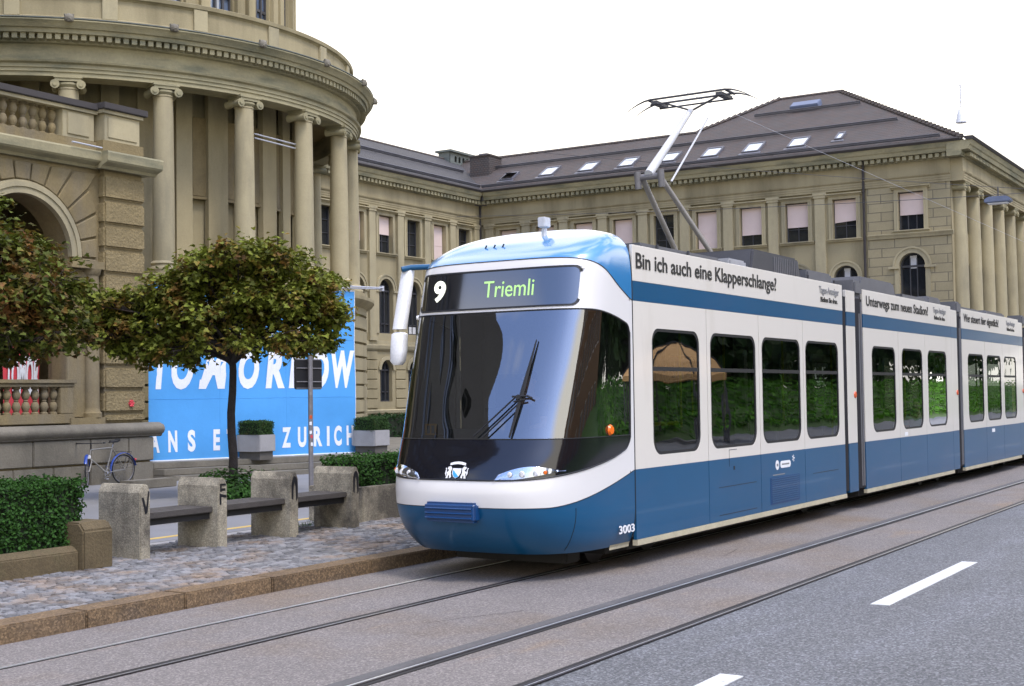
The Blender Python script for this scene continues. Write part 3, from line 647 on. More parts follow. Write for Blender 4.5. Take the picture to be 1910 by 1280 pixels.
# inner wall with raised pilasters and framed panels
ring([(7.1, 5.3), (7.1, 11.2)], M['stone'], 'rotunda_wall')
mb = MB(); pn = MB(); step = R(16.23); ph0 = R(-42.5)
for k in range(-3, 9):
    p = ph0+step*k+step*.5+R(-.2)
    for q in (p-step*.25, p+step*.25):
        pass
    arcbox(mb, ph0+step*k-R(2.6), ph0+step*k+R(2.6), 7.2, 7.40, 5.36, 11.14)
    arcbox(mb, p-R(1.9), p+R(1.9), 7.2, 7.36, 5.36, 11.14)
    for q in (p-R(3.95), p+R(3.95)):
        arcbox(pn, q-R(1.9), q+R(1.9), 7.2, 7.30, 7.70, 7.78); arcbox(pn, q-R(1.9), q+R(1.9), 7.2, 7.30, 5.9, 6.0)
arcbox(mb, R(-95), R(95), 7.2, 7.45, 5.36, 5.75, 60)
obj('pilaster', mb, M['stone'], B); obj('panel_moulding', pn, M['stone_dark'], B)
pn = MB()
for k in range(-3, 9):
    p = ph0+step*k+step*.5
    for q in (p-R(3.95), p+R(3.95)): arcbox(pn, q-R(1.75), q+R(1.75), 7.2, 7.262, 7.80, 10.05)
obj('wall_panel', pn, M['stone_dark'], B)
for k in range(-2, 8): 
    column(*pol(ph0+step*k, 8.62, 0)[:2], 5.36, 10.48, .295, ph0+step*k)
ring([(6.9, 11.15), (8.2, 11.15)], M['stone_dark'], 'colonnade_ceiling')  # darker stone than the walls; colonnade shade put into the ceiling colour
ring([(8.2, 11.16), (8.2, 10.47), (8.3, 10.47), (8.86, 10.47), (8.86, 10.58), (8.89, 10.585), (8.89, 10.68), (8.92, 10.685), (8.92, 10.78), (8.99, 10.82), (9.01, 10.87), (8.86, 10.90), (8.86, 11.30)], M['stone_green'], 'architrave')
ring([(8.86, 11.30), (8.96, 11.32), (8.98, 11.36), (8.98, 11.50), (9.22, 11.52), (9.25, 11.62), (9.30, 11.64), (9.36, 11.74), (9.42, 11.80), (9.42, 11.83), (9.36, 11.845)], M['stone_green'], 'cornice')
ring([(9.36, 11.845), (9.43, 11.85), (9.43, 11.875), (8.72, 11.98), (8.72, 11.90)], M['copper'], 'cornice_flashing')
mb = MB(); n = 150
for i in range(n):
    p = R(-100)+R(200)*i/n; arcbox(mb, p-R(.42), p+R(.42), 8.95, 9.17, 11.37, 11.515, 1)
obj('dentils', mb, M['stone_green'], B)
ring([(8.70, 11.95), (8.74, 11.97), (8.74, 12.08), (8.66, 12.12), (8.64, 12.64), (8.68, 12.68), (8.74, 12.70), (8.76, 12.80), (8.66, 12.84), (6.5, 12.9)], M['stone_attic'] if 'stone_attic' in M else M['stone'], 'attic_parapet')
mb = MB()
for k in range(-4, 10):
    p = ph0+step*(k+.5)-R(1.2); mb = MB(); arcbox(mb, p-R(1.3), p+R(1.3), 8.6, 8.72, 12.10, 12.68, 2); obj('parapet_pier', mb, M['stone_pale'], B)
for k in range(-3, 9):
    p = ph0+step*(k+.02); b = MB()
    c = pol(p, 9.42, 11.86); b.lathe([(.0, -.10), (.10, -.08), (.13, 0), (.10, .09), (0, .13)], c[0], c[1], 8, z=11.86); d = pol(p, 9.54, 11.80); b.tube([c, d], [.09, .05], 6)
    for s in (-1, 1): e = pol(p+s*.012, 9.44, 11.97); b.tube([pol(p+s*.008, 9.42, 11.9), e], [.05, .02], 5)
    obj('lion_head_spout', b, M['stone_grey'], B, smooth=50)
# drum above with windows
RD = 6.85
mb = MB(); dp = R(15.5); DZ0, DZ1 = 12.6, 17.5
for k in range(-6, 8):
    p = R(-4.75)+dp*k
    for q in (p-dp/2,):
        arcbox(mb, q-R(4.0), q+R(4.0), 5.8, RD-.10, DZ0, DZ1, 4)
        for s in (-1, 1): 
            arcbox(mb, q+s*R(2.1)-R(1.3), q+s*R(2.1)+R(1.3), RD-.12, RD+.04, DZ0, DZ1, 2)
    arcbox(mb, p-dp/2, p+dp/2, 5.9, RD-.03, DZ0, 13.40, 4)
obj('drum_wall', mb, M['stone'], B)
for k in range(-5, 7):
    p = R(-4.75)+dp*k; f = MB(); h = R(3.7)
    for q in (p-h, p-h/3, p+h/3, p+h): arcbox(f, q-R(.32), q+R(.32), 6.55, 6.66, 13.40, 17.4, 1)
    for z in (13.45, 13.95, 14.6, 15.4): arcbox(f, p-h, p+h, 6.56, 6.65, z-.04, z+.04, 2)
    o = obj('window', f, M['wframe'], B); g = MB(); arcbox(g, p-h, p+h, 6.45, 6.59, 13.41, 17.4, 3); obj('pane', g, M['drumglass'] if 'drumglass' in M else M['wpane'], o)
ring([(RD+.1, 17.4), (RD+.35, 17.5), (RD+.35, 17.8), (0.2, 20)], M['stone'], 'drum_cornice')
# two bars between the columns
mb = MB()
for z in (9.42, 9.54): mb.tube([pol(R(-7), 8.5, z), pol(R(4.5), 8.5, z-.05)], .022, 6)
obj('lighting_bar', mb, M['wirepale'], B)

# ---- gate block on the left with arched loggia
YB = 24.6; mB = lambda a, z, d: (a, YB-d, z)
AC, AZ, AR = 19.07, 5.30, 1.32
hole = [(AC-AR, 1.46), (20.55, 1.46), (20.55, 2.62), (AC+AR, 2.62)] if False else [(AC-AR, 1.50), (AC+AR+.42, 1.50), (AC+AR+.42, AZ-.22), (AC+AR, AZ-.22)]+[(AC+AR*math.cos(math.pi*i/24), AZ+AR*math.sin(math.pi*i/24)) for i in range(25)]
hole = [(AC-AR, 1.50), (AC+AR, 1.50)]+[(AC+AR*math.cos(math.pi*i/24), AZ+AR*math.sin(math.pi*i/24)) for i in range(25)]
mb = MB().holed([(10, 1.40), (21.16, 1.40), (21.16, 7.56), (10, 7.56)], [hole], .75, mB)
mb.box(10, 16.5, YB+.01, YB+3.2, 1.4, 7.5); mb.box(10, 22.35, YB+.8, YB+3.2, 7.56, 7.7)
mb.quad((10, YB+3.2, 1.2), (21.2, YB+3.2, 1.2), (21.2, YB+3.2, 7.6), (10, YB+3.2, 7.6)); mb.quad((10, YB+.1, 1.45), (21.2, YB+.1, 1.45), (21.2, YB+3.2, 1.45), (10, YB+3.2, 1.45))
mb.box(21.16, 22.30, YB+.0, YB+3.2, 1.4, 7.56)
obj('gate_wall', mb, M['stone_dark'], B)
g = MB(); archring(g, mB, AC, AZ, AR-.02, AR+.12, -.05, .10, 28); archring(g, mB, AC, AZ, AR+.12, AR+.22, -.02, .13, 28); archring(g, mB, AC, AZ, AR+.22, AR+.27, -.02, .08, 28)
obj('arch_moulding', g, M['stone_pale'], B, smooth=30)
mb = MB(); wr = random.Random(2)
nW = 13
for i in range(nW):
    t0 = math.pi*i/nW+.012; t1 = math.pi*(i+1)/nW-.012; P = []
    r0 = AR+.30; ro = 2.42
    def clip(t):
        r = ro; c, s = math.cos(t), math.sin(t)
        if s > 0: r = min(r, (7.30-AZ)/s)
        if c > 0: r = min(r, (21.12-AC)/c)
        return (AC+r*c, AZ+r*s)
    P = [(AC+r0*math.cos(t0), AZ+r0*math.sin(t0)), (AC+r0*math.cos(t1), AZ+r0*math.sin(t1)), clip(t1)]
    tc_ = math.atan2(7.30-AZ, 21.12-AC)
    if t0 < tc_ < t1 : P.append((21.12, 7.30))
    P.append(clip(t0)); mb.prism(P, .003, .06, mB)
for z0 in [1.55+.575*k for k in range(7)]: mbox(mb, mB, AC+AR+.30, 21.12, z0+.03, min(z0+.56, AZ-.02), .003, .05) if z0 > 3.9 else None
obj('voussoirs', mb, M['stone_dark'], B, bevel=.02, seg=1)
# corner pier with rough courses
mb = MB(); zc = [1.47, 1.69, 2.24, 2.79, 3.34, 3.86, 4.38, 4.96, 5.54, 6.11, 6.69, 7.30]
for a, b in zip(zc, zc[1:]):
    mb.box(21.20, 22.45, YB-.22, YB+3.0, a+.035, b-.02)
obj('corner_pier', mb, M['stone_rough'], B, bevel=.045, seg=2)
obj('corner_pier', MB().box(21.24, 22.38, YB-.16, YB+2.9, 1.4, 7.56), M['stone_dark'], B)
# engaged half columns at the opening and the low balustrade
mb = MB().box(20.27, 20.78, YB-.02, YB+.5, 1.62, AZ-.25); obj('jamb', mb, M['stone_dark'], B, bevel=.02)
mb = MB().lathe([(.23, 1.62), (.23, 1.72), (.19, 1.76), (.175, 1.85), (.16, AZ-.4), (.20, AZ-.36), (.22, AZ-.25)], 20.98, YB-.03, 16); mb.box(20.25, 21.2, YB-.22, YB+.1, AZ-.25, AZ-.08); mb.box(20.22, 21.2, YB-.24, YB+.1, 1.46, 1.62); obj('half_column', mb, M['stone_dark'], B, smooth=40)
def baluster(mb, x, y, z0, h, r):
    mb.lathe([(r*.9, 0), (r*.9, h*.06), (r*.55, h*.09), (r*.75, h*.16), (r, h*.28), (r*.72, h*.42), (r*.42, h*.47), (r*.62, h*.5), (r*.42, h*.53), (r*.72, h*.58), (r, h*.72), (r*.75, h*.84), (r*.55, h*.91), (r*.9, h*.94), (r*.9, h)], x, y, 10, z=z0)
mb = MB(); x = 16.2
while x < 19.95: baluster(mb, x, YB-.05, 1.72, .60, .10); x += .245
obj('balusters', mb, M['stone_dark'], B, smooth=45)
mb = MB().box(15, 20.36, YB-.20, YB+.12, 2.32, 2.40); mb.box(15, 20.40, YB-.24, YB+.14, 2.40, 2.49); mb.box(15, 20.36, YB-.20, YB+.12, 1.50, 1.72); mb.box(19.96, 20.33, YB-.19, YB+.1, 1.72, 2.32)
obj('balustrade_rail', mb, M['stone_dark'], B, bevel=.015)
# plinth of big blocks, roll moulding above
mb = MB(); pr = random.Random(8)
for z0, z1, xs0 in ((.05, .53, 10.0), (.57, 1.12, 10.6)):
    x = xs0
    while x < 22.5:
        l_ = pr.uniform(1.0, 1.6); x1 = min(x+l_, 22.62)
        if 22.62-x1 < .45: x1 = 22.62
        mb.box(x+.008, x1-.008, YB-.30-pr.uniform(0, .012), YB+3, z0, z1); x = x1
        if x >= 22.6: break
obj('plinth', mb, M['stone_grey'], B, bevel=.018)
mb = MB().box(10, 22.55, YB-.24, YB+3, .0, 1.14); obj('plinth_core', mb, M['stone_dark'], B)
mb = MB()
prof = [(1.13, 0), (1.13, .28), (1.16, .33), (1.18, .32), (1.22, .38), (1.28, .42), (1.35, .42), (1.41, .38), (1.44, .30), (1.47, .24), (1.47, 0)]
strip(mb, mB, 10, 22.86, prof); obj('roll_moulding', mb, M['stone_grey'], B, smooth=50)
mb = MB().box(22.5, 22.84, YB+.0, YB+3, 1.14, 1.46); obj('roll_moulding', mb, M['stone_grey'], B)
# upper cornice, balustrade with pedestal and dark coping
LED = [(7.40, 0), (7.40, .10), (7.46, .14), (7.52, .30), (7.56, .34), (7.74, .36), (7.78, .34), (7.80, 0)]
mb = MB(); strip(mb, mB, 10, 21.10, LED); strip(mb, lambda a, z, d: (a, YB-.22-d, z), 21.0, 22.70, LED); mb.box(21.0, 22.66, YB-.2, YB+3, 7.42, 7.79); obj('ledge', mb, M['stone_green'], B)
mb = MB().box(10, 22.2, YB-.12, YB+.3, 7.79, 8.02); mb.box(21.05, 22.28, YB-.34, YB+.3, 7.80, 8.06); obj('balustrade_base', mb, M['stone_brown'] if 'stone_brown' in M else M['stone_dark'], B)
mb = MB(); mb.box(20.10, 21.0, YB-.10, YB+.28, 8.02, 8.66); mb.box(20.22, 20.84, YB-.13, YB-.09, 8.10, 8.60); mb.box(21.13, 22.2, YB-.30, YB+.28, 8.06, 8.70); mb.box(21.22, 22.1, YB-.325, YB-.29, 8.14, 8.62); obj('pedestal', mb, M['stone_pale'], B, bevel=.012)
mb = MB(); x = 15.0
while x < 20.0: baluster(mb, x, YB+.08, 8.02, .64, .10); x += .26
obj('balusters', mb, M['stone_dark'], B, smooth=45)
mb = MB().box(10, 21.05, YB-.16, YB+.32, 8.66, 8.74); mb.box(21.05, 22.26, YB-.36, YB+.32, 8.70, 8.78); obj('coping_bed', mb, M['stone_pale'], B)
mb = MB().box(10, 21.02, YB-.22, YB+.38, 8.745, 8.90); mb.box(21.02, 22.36, YB-.43, YB+.38, 8.785, 8.94); obj('coping', mb, M['gutter'], B, bevel=.015)
mb = MB().tube([(20.1, YB-.42, 7.86), (20.95, YB-.42, 7.84)], .02, 6); obj('cable_tray', mb, M['wirepale'], B)
# steps between the gate block and the forecourt
sx = MB(); sdir = Vector((.942, -.335)); snor = Vector((-.335, -.942))
for i in range(3):
    o_ = 1.50-.40*i; a_ = Vector((22.95, 24.84))+snor*o_; b_ = Vector((28.6, 22.83))+snor*o_
    P = [(22.60, a_.y+.13), (b_.x, b_.y), (40.0, b_.y), (40, 33), (22.60, 33)]
    n = len(P); z0, z1 = .04+.15*i, .19+.15*i
    sx.add([(x, y, z0) for x, y in P]+[(x, y, z1) for x, y in P], [tuple(range(n))[::-1], tuple(range(n, 2*n))]+[(k, (k+1)%n, n+(k+1)%n, n+k) for k in range(n)])
obj('steps', sx, M['stone_grey'], B, bevel=.015)

# ------------------------------------------------------------------ the tram
T = thing('tram', 'blue and white articulated tram with lit route number 9 on its sloping front', 'tram', (12, 8.12, 0))
TY, HW = 8.12, 1.20
YN, YF = TY-HW, TY+HW
mN = lambda a, z, d: (a, YN-d, z)           # near side, faces the street
mF = lambda a, z, d: (a, YF+d, z)
ZS, ZB, ZW, ZT0, ZT1, ZTOP = .33, 1.13, 3.07, 3.07, 3.30, 3.72
def lerp_tab(x, tab):
    if x <= tab[0][0]: return tab[0][1]
    for (a, b), (c, d) in zip(tab, tab[1:]):
        if x <= c: return b+(d-b)*(x-a)/(c-a)
    return tab[-1][1]
def smooth_tab(x, tab):      # Catmull-Rom through the table
    n = len(tab)
    if x <= tab[0][0]: return tab[0][1]
    if x >= tab[-1][0]: return tab[-1][1]
    for i in range(n-1):
        if x <= tab[i+1][0]: break
    x0, y0 = tab[i]; x1, y1 = tab[i+1]
    m0 = (tab[i+1][1]-tab[max(i-1,0)][1])/(tab[i+1][0]-tab[max(i-1,0)][0]); k = min(i+2, n-1); m1 = (tab[k][1]-tab[i][1])/(tab[k][0]-tab[i][0])
    h = x1-x0; t = (x-x0)/h
    return (2*t**3-3*t*t+1)*y0+(t**3-2*t*t+t)*h*m0+(-2*t**3+3*t*t)*y1+(t**3-t*t)*h*m1
XC = [(.28, 12.22), (.36, 12.10), (.52, 11.94), (.72, 11.83), (.95, 11.80), (1.10, 11.83), (1.28, 11.90), (1.53, 12.03), (2.0, 12.215), (2.95, 12.55), (3.42, 12.65), (3.53, 12.69), (3.60, 12.78), (3.70, 12.97), (3.80, 13.20), (3.88, 13.42), (3.94, 13.58)]
WZ = [(.28, 1.10), (.40, 1.16), (.6, 1.195), (.8, 1.2), (3.30, 1.2), (3.52, 1.185), (3.66, 1.16), (3.78, 1.08), (3.86, .95), (3.92, .70), (3.94, .45)]
NZ = [(.28, 3.6), (1.1, 4.1), (1.5, 4.6), (2.9, 6.0), (3.6, 5.0), (3.94, 4.0)]
XS = 13.70
def cab(f, mode, z, off=0.0):
    """mode 0: near side (f = 0 at the seam .. 1 at the corner), 1: across the front (f = -1 near .. 1 far), 2: far side"""
    n = lerp_tab(z, NZ); w = smooth_tab(z, WZ); D = XS-smooth_tab(z, XC); k = .5**(1/n)
    if mode == 1: c = f*k; s = (1-abs(c)**n)**(1/n)
    else: s = f*k; c = (1-s**n)**(1/n)*(-1 if mode == 0 else 1)
    if off:
        gx = abs(s)**(n-1)/D; gy = (abs(c)**(n-1)/w)*(1 if c > 0 else -1); l = math.hypot(gx, gy) or 1
        return (XS-D*s-off*gx/l, TY+w*c+off*gy/l, z)
    return (XS-D*s, TY+w*c, z)
def front(dy, z, off=0.0):
    """point of the front at sideways distance dy (+ = far side)"""
    n = lerp_tab(z, NZ); w = smooth_tab(z, WZ); D = XS-smooth_tab(z, XC); c = max(-1, min(1, dy/w)); s = (1-abs(c)**n)**(1/n)
    return (XS-D*s-off, TY+dy, z)
fE = .075
cols = [(f, 0) for f in (0, .025, .05, fE, .080, .087, .097, .11, .125, .145, .17, .21, .26, .32, .38, .45, .52, .59, .66, .73, .79, .85, .90, .95)]
cols += [(math.sin(math.pi/2*t)*1.0 if False else t, 1) for t in [-1, -.96, -.92, -.87, -.81, -.74, -.66, -.56, -.45, -.33, -.2, -.07, .07, .2, .33, .45, .56, .66, .74, .81, .87, .92, .96, 1]]
cols += [(f, 2) for f, m in reversed(cols[:24])]
def xref(c):    # distance along the side measured as x at belt height, 11.8 everywhere on the flat front
    f, m = c; p = cab(f, m, 1.3); return p[0]
def zA(c): x = xref(c); return .81+.32*max(0, (x-12.15)/1.55)**1.3
def zB(c):
    x = xref(c); xe = xref((fE, 0)); b = smooth_tab(min(x, xe), [(11.8, 1.085), (12.1, 1.125), (12.68, 1.205), (13.18, 1.295), (13.45, 1.37), (13.7, 1.45)]); rr = .13
    if x > xe-rr: t = min(1, (x-(xe-rr))/rr); b2 = b+(1.53-b)*(1-math.sqrt(max(0, 1-t*t))); return b2
    return b
def zT(c):
    x = xref(c); xe = xref((fE, 0)); b = smooth_tab(min(x, xe), [(11.8, 2.935), (12.5, 2.925), (12.99, 2.88), (13.37, 2.82), (13.7, 2.75)]); rr = .12
    if x > xe-rr: t = min(1, (x-(xe-rr))/rr); return b-.14*(1-math.sqrt(max(0, 1-t*t)))
    return b
def zRr(c): x = xref(c); return smooth_tab(x, [(11.8, 3.53), (12.2, 3.49), (12.5, 3.44), (12.73, 3.38), (13.12, 3.24), (13.51, 3.12), (13.7, 3.07)])
def patch(cs, lo, hi, rows, off=0.0):
    return [[cab(f, m, lo((f, m))+(hi((f, m))-lo((f, m)))*i/rows, off) for f, m in cs] for i in range(rows+1)]
inner = [c for c in cols if not (c[1] != 1 and c[0] < fE-1e-6)]
eN = [c for c in cols if c[1] == 0 and c[0] <= fE+1e-6]; eF = [c for c in cols if c[1] == 2 and c[0] <= fE+1e-6]
mb = MB()
mb.grid(patch(inner, zA, zB, 8)); mb.grid(patch(inner, zT, zRr, 10))
for e in (eN, eF): mb.grid(patch(e, zA, zRr, 30))
shell = obj('cab_shell', mb, M['whitefront'], T, smooth=35)
obj('sill', MB().grid(patch([(f, 0) for f in (0, .05, .1, .15, .2, .26, .32, .38)], lambda c: .255, lambda c: .312, 2, .004)), M['sillpaint'], shell)
obj('bumper', MB().grid(patch(cols, lambda c: .29, zA, 12)), M['blue'], shell, smooth=40)
mb = MB(); mb.grid(patch(cols, zRr, lambda c: 3.94, 22))
top = [cab(f, m, 3.94) for f, m in cols]; mb.add(top, [tuple(range(len(top)))])
bk = [cab(0, 0, 3.05+.89*i/20) for i in range(21)]+[cab(0, 2, 3.94-.89*i/20) for i in range(21)]; mb.add(bk, [tuple(range(42))])
obj('roof_fairing', mb, M['blue_roof'], shell, smooth=40)
zG = lambda c: 1.53
obj('hood', MB().grid(patch(inner, zB, zG, 8, .003)), M['black_gloss'], T, smooth=40)
ws = obj('windscreen', MB().grid(patch(inner, zG, zT, 16, .0)), M['screen'], T, smooth=40)
# dark rubber line round the black area
mb = MB()
for fn in (zB, zT):
    mb.tube([cab(f, m, fn((f, m)), .004) for f, m in inner], .009, 5)
mb.tube([cab(fE, 0, 1.50+1.2*i/12, .004) for i in range(13)], .009, 5); mb.tube([cab(fE, 2, 1.50+1.2*i/12, .004) for i in range(13)], .009, 5)
mb.tube([cab(f, m, 1.53, .004) for f, m in inner], .006, 5)
obj('screen_seal', mb, M['rubber'], ws, smooth=50)
# grooves of the white and blue shell
mb = MB()
mb.tube([cab(f, m, zRr((f, m)), .001) for f, m in cols], .006, 5)
mb.tube([cab(f, m, zA((f, m)), .001) for f, m in cols], .004, 5)
mb.tube([cab(0, 0, .3+3.4*i/30, .0) for i in range(31)], .008, 5)
sd_ = (.93, 0)
mb.tube([cab(.80+.16*(i/12)**1.8, 0, .79-.46*i/12, .001) for i in range(13)], .004, 5)
obj('shell_groove', mb, M['rubber'], shell, smooth=50)
# cab pillars behind the glass, cab interior
for f, m, wd in ((.93, 0, .06), (-.93, 1, .05), (.93, 2, .06), (.93, 1, .05)):
    obj('screen_pillar', MB().tube([Vector(cab(f, m, 1.45+1.55*i/10, -.07)) for i in range(11)], wd, 8), M['galv'], T, smooth=50)
mb = MB(); mb.grid([[cab(f, m, 1.50, -.03) for f, m in inner], [(13.0+.0*f, TY+(cab(f, m, 1.5)[1]-TY)*.8, 1.42) for f, m in inner]])
mb.grid([[cab(f, m, 1.50, -.03) for f, m in inner], [cab(f, m, .8, -.06) for f, m in inner]])
mb.box(12.55, 12.95, TY-.55, TY+.65, 1.2, 1.62); mb.box(12.50, 12.62, TY-.45, TY+.05, 1.6, 1.86)
obj('dashboard', mb, M['cabindark'], T)
mb = MB(); mb.box(14.15, 14.2, TY-1.12, TY+1.12, .4, 3.0); mb.grid([[(12.75, TY-1.1, 3.0), (12.75, TY+1.1, 3.0)], [(14.2, TY-1.1, 3.0), (14.2, TY+1.1, 3.0)]]); mb.box(13.0, 14.2, TY-1.1, TY+1.1, .82, .86)
obj('cab_lining', mb, M['cabin'], T)
mb = MB(); mb.box(13.42, 13.56, TY+.02, TY+.52, 1.2, 2.25); mb.box(13.0, 13.5, TY+.02, TY+.52, 1.2, 1.34); mb.tube([(13.25, TY+.27, .85), (13.25, TY+.27, 1.2)], .07); obj('driver_seat', mb, M['cloth_black'], T, bevel=.05)
# destination sign
SY0, SY1 = -1.055, 1.03
def signpts(r, off, shrink=0):
    return [front(a, z, off) for a, z in rrect(SY0+shrink, SY1-shrink, 2.985+shrink, 3.405-shrink, r, 5)]
def fgrid(y0, y1, z0, z1, off, ny=24, nz=3): return MB().grid([[front(y0+(y1-y0)*j/ny, z0+(z1-z0)*i/nz, off) for j in range(ny+1)] for i in range(nz+1)])
def curved_rr(y0, y1, z0, z1, r, off, ny=30):
    rows_t, rows_b = [], []
    for j in range(ny+1):
        t = j/ny; t = .5-.5*math.cos(math.pi*t); y = y0+(y1-y0)*t; e = min(y-y0, y1-y); dz = 0
        if e < r: dz = r-math.sqrt(max(0, r*r-(r-e)**2))
        rows_b.append(front(y, z0+dz, off)); rows_t.append(front(y, z1-dz, off))
    return rows_b, rows_t
b0, t0 = curved_rr(SY0, SY1, 2.985, 3.405, .06, .006)
sign = obj('destination_sign', MB().grid([b0, t0]), M['signblack'], T, smooth=40)
b1, t1 = curved_rr(SY0-.018, SY1+.018, 2.968, 3.422, .07, .004); b2, t2 = curved_rr(SY0-.018, SY1+.018, 2.968, 3.422, .07, .011); b3, t3 = curved_rr(SY0+.004, SY1-.004, 2.989, 3.401, .06, .011)
obj('sign_frame', MB().grid([b1, b2, b3]).grid([t1, t2, t3]), M['rubber'], sign)
mSg = lambda y0, z0: (lambda x, y, d: front(y0-x, z0+y, .006+d))
lettering('route_number', '9', M['ledwhite'], sign, mSg(.82, 3.10), .22, width=.175, bold=.035)
lettering('destination_lettering', 'Triemli', M['led'], sign, mSg(.11, 3.105), .185, width=.66, bold=.0)
# emblem: crest with two supporters on the black hood
mE = lambda x, y, d: front(-x-.0, 1.118+y, .012+d) 
mb = MB()
mb.prism([(-.055, .105), (.055, .105), (.055, .05), (.03, .015), (0, 0), (-.03, .015), (-.055, .05)], 0, .004, mE)
for s in (-1, 1):
    mb.prism([(s*.06, .01), (s*.075, .06), (s*.065, .10), (s*.085, .125), (s*.115, .12), (s*.12, .10), (s*.10, .085), (s*.125, .06), (s*.115, .04), (s*.13, .0), (s*.105, 0), (s*.10, .03), (s*.085, .03), (s*.085, 0)][::s], 0, .004, mE)
    mb.prism([(s*.128, .02), (s*.145, .05), (s*.14, .09), (s*.15, .105), (s*.135, .11), (s*.128, .07)][::s], 0, .004, mE)
mb.prism([(-.10, .135), (-.05, .145), (0, .150), (.05, .145), (.10, .135), (.10, .16), (.05, .172), (0, .176), (-.05, .172), (-.10, .16)], 0, .004, mE)
em = obj('emblem', mb, M['letter_white'], T)
mb = MB(); mb.prism([(-.045, .088), (.035, .02), (.012, .012), (0, .006), (-.026, .02), (-.045, .052)], .0045, .006, mE); obj('emblem_field', mb, M['shieldblue'], em)
# coupler cover, deep blue with ribs
mb = MB()
mC = lambda x, y, z: (front(0, .8)[0]+x, TY+y, z)
mb.box(-.085, .05, -.30, .36, .655, .865, mC)
cov = obj('coupler_cover', mb, M['blue_deep'], T, bevel=.03, seg=3)
mb = MB()
for z in (.70, .75, .80): mb.tube([mC(-.09, -.27, z), mC(-.09, .33, z)], .012, 6)
obj('cover_rib', mb, M['blue_deep'], cov, smooth=60)
# head lamps
def headlamp(sgn):
    pts_t, pts_b = [], []
    for i in range(15):
        t = i/14; y = sgn*(-.48-.62*t)
        up = 1.105+.165*math.sin(math.pi*min(1, .12+t*.80))**.8*(.55+.45*t)+.02*t; lo = 1.092+.055*t+.055*t**3
        if t > .93: up = min(up, lo+.012)
        if t < .05: up = lo+.008
        pts_t.append((y, up)); pts_b.append((y, lo))
    rows = [[front(y, lo+(up-lo)*k/4, .008+.018*math.sin(math.pi*k/4)) for (y, up), (_, lo) in zip(pts_t, pts_b)] for k in range(5)]
    bkr = [[front(y, lo+(up-lo)*k/4, .005) for (y, up), (_, lo) in zip(pts_t, pts_b)] for k in range(5)]
    o = obj('headlight', MB().grid(bkr), M['chrome'], T, smooth=50)
    l_ = MB()
    for t, r in ((.28, .030), (.48, .036), (.68, .034)):
        y = sgn*(-.48-.62*t); p = Vector(front(y, 1.155+.03*t, .012)); l_.tube([p, p+Vector((-.014, 0, 0))], [r, r*.8], 12)
    obj('lamp_bowl', l_, M['letter_white'], o, smooth=40)
    q = sgn*(-.48-.62*.80); p = Vector(front(q, 1.185, .014)); obj('indicator_lens', MB().tube([p, p+Vector((-.012, -.004*sgn, 0))], [.022, .018], 10), M['orange'], o, smooth=40)
    obj('lamp_glass', MB().grid(rows), M['lampglass'], o, smooth=50)
headlamp(1); headlamp(-1)
p = Vector(cab(.42, 0, 1.60, .006)); q = Vector(cab(.42, 0, 1.60, .03)); mb = MB().tube([p, q], [.062, .045], 16); obj('side_indicator', mb, M['orange'], T, smooth=40)
for (f, m, z) in ((.985, 0, 3.40), (.985, 2, 2.925)):
    p = Vector(cab(f, m, z, .0)); q = Vector(cab(f, m, z, .03)); obj('marker_light', MB().tube([p, q], [.03, .022], 10), M['letter_white'], T, smooth=40)
# wiper: arm pair and long vertical blade
mb = MB()
W = lambda y, z, off=.03: front(y, z, off)
for a, b in (((-.12, 1.56), (-.56, 1.98)), ((-.24, 1.55), (-.60, 1.90))): mb.tube([W(a[0]+(b[0]-a[0])*i/6, a[1]+(b[1]-a[1])*i/6, .045) for i in range(7)], .010, 6)
wi = obj('wiper_arm', mb, M['rubber'], ws, smooth=50)
mb = MB(); mb.tube([W(-.62+.11*(i/10-.45)*-1.1, 1.55+1.05*i/10, .03) for i in range(11)], [.012, .016, .019, .022, .026, .026, .022, .018, .015, .012, .008], 6)
mb.tube([W(-.52, 1.985, .05), W(-.70, 1.99, .05), W(-.76, 1.965, .05)], .012, 6); mb.tube([W(-.55, 1.93, .05), W(-.68, 1.95, .05)], .011, 6); mb.tube([W(-.60, 1.97, .03), W(-.60, 1.98, .07)], .03, 8)
obj('wiper_blade', mb, M['rubber'], ws, smooth=50)
mb = MB(); mb.box(12.33, 12.34, TY+.60, TY+.76, 1.56, 1.69); obj('dash_card', mb, M['amber'], T)
mb = MB(); mb.box(12.328, 12.329, TY+.63, TY+.67, 1.58, 1.67); mb.box(12.328, 12.329, TY+.69, TY+.73, 1.58, 1.67); obj('card_marks', mb, M['cabindark'], T)
# mirror on the far side
mb = MB(); mb.tube([(12.98, TY+1.12, 3.55), (12.86, TY+1.32, 3.545), (12.78, TY+1.40, 3.52)], .035, 8); obj('mirror_arm', mb, M['blue'], T, smooth=50)
def shellbox(name, pts, rr, m, par):   # swept rounded housing
    mb = MB(); rows = []
    for (x, y, z, w, t) in pts:
        rows.append([(x+w*math.copysign(abs(math.cos(a))**.55, math.cos(a))*.35+t*0, y+w*math.copysign(abs(math.cos(a))**.55, math.cos(a)), z+0*a) if False else
                     (x+t*math.copysign(abs(math.sin(a))**.6, math.sin(a)), y+w*math.copysign(abs(math.cos(a))**.6, math.cos(a)), z) for a in [2*math.pi*k/16 for k in range(17)]])
    mb.grid(rows); mb.add(rows[0][:16]+rows[-1][:16], [tuple(range(16))[::-1], tuple(range(16, 32))]); return obj(name, mb, m, par, smooth=45)
mx = 12.83
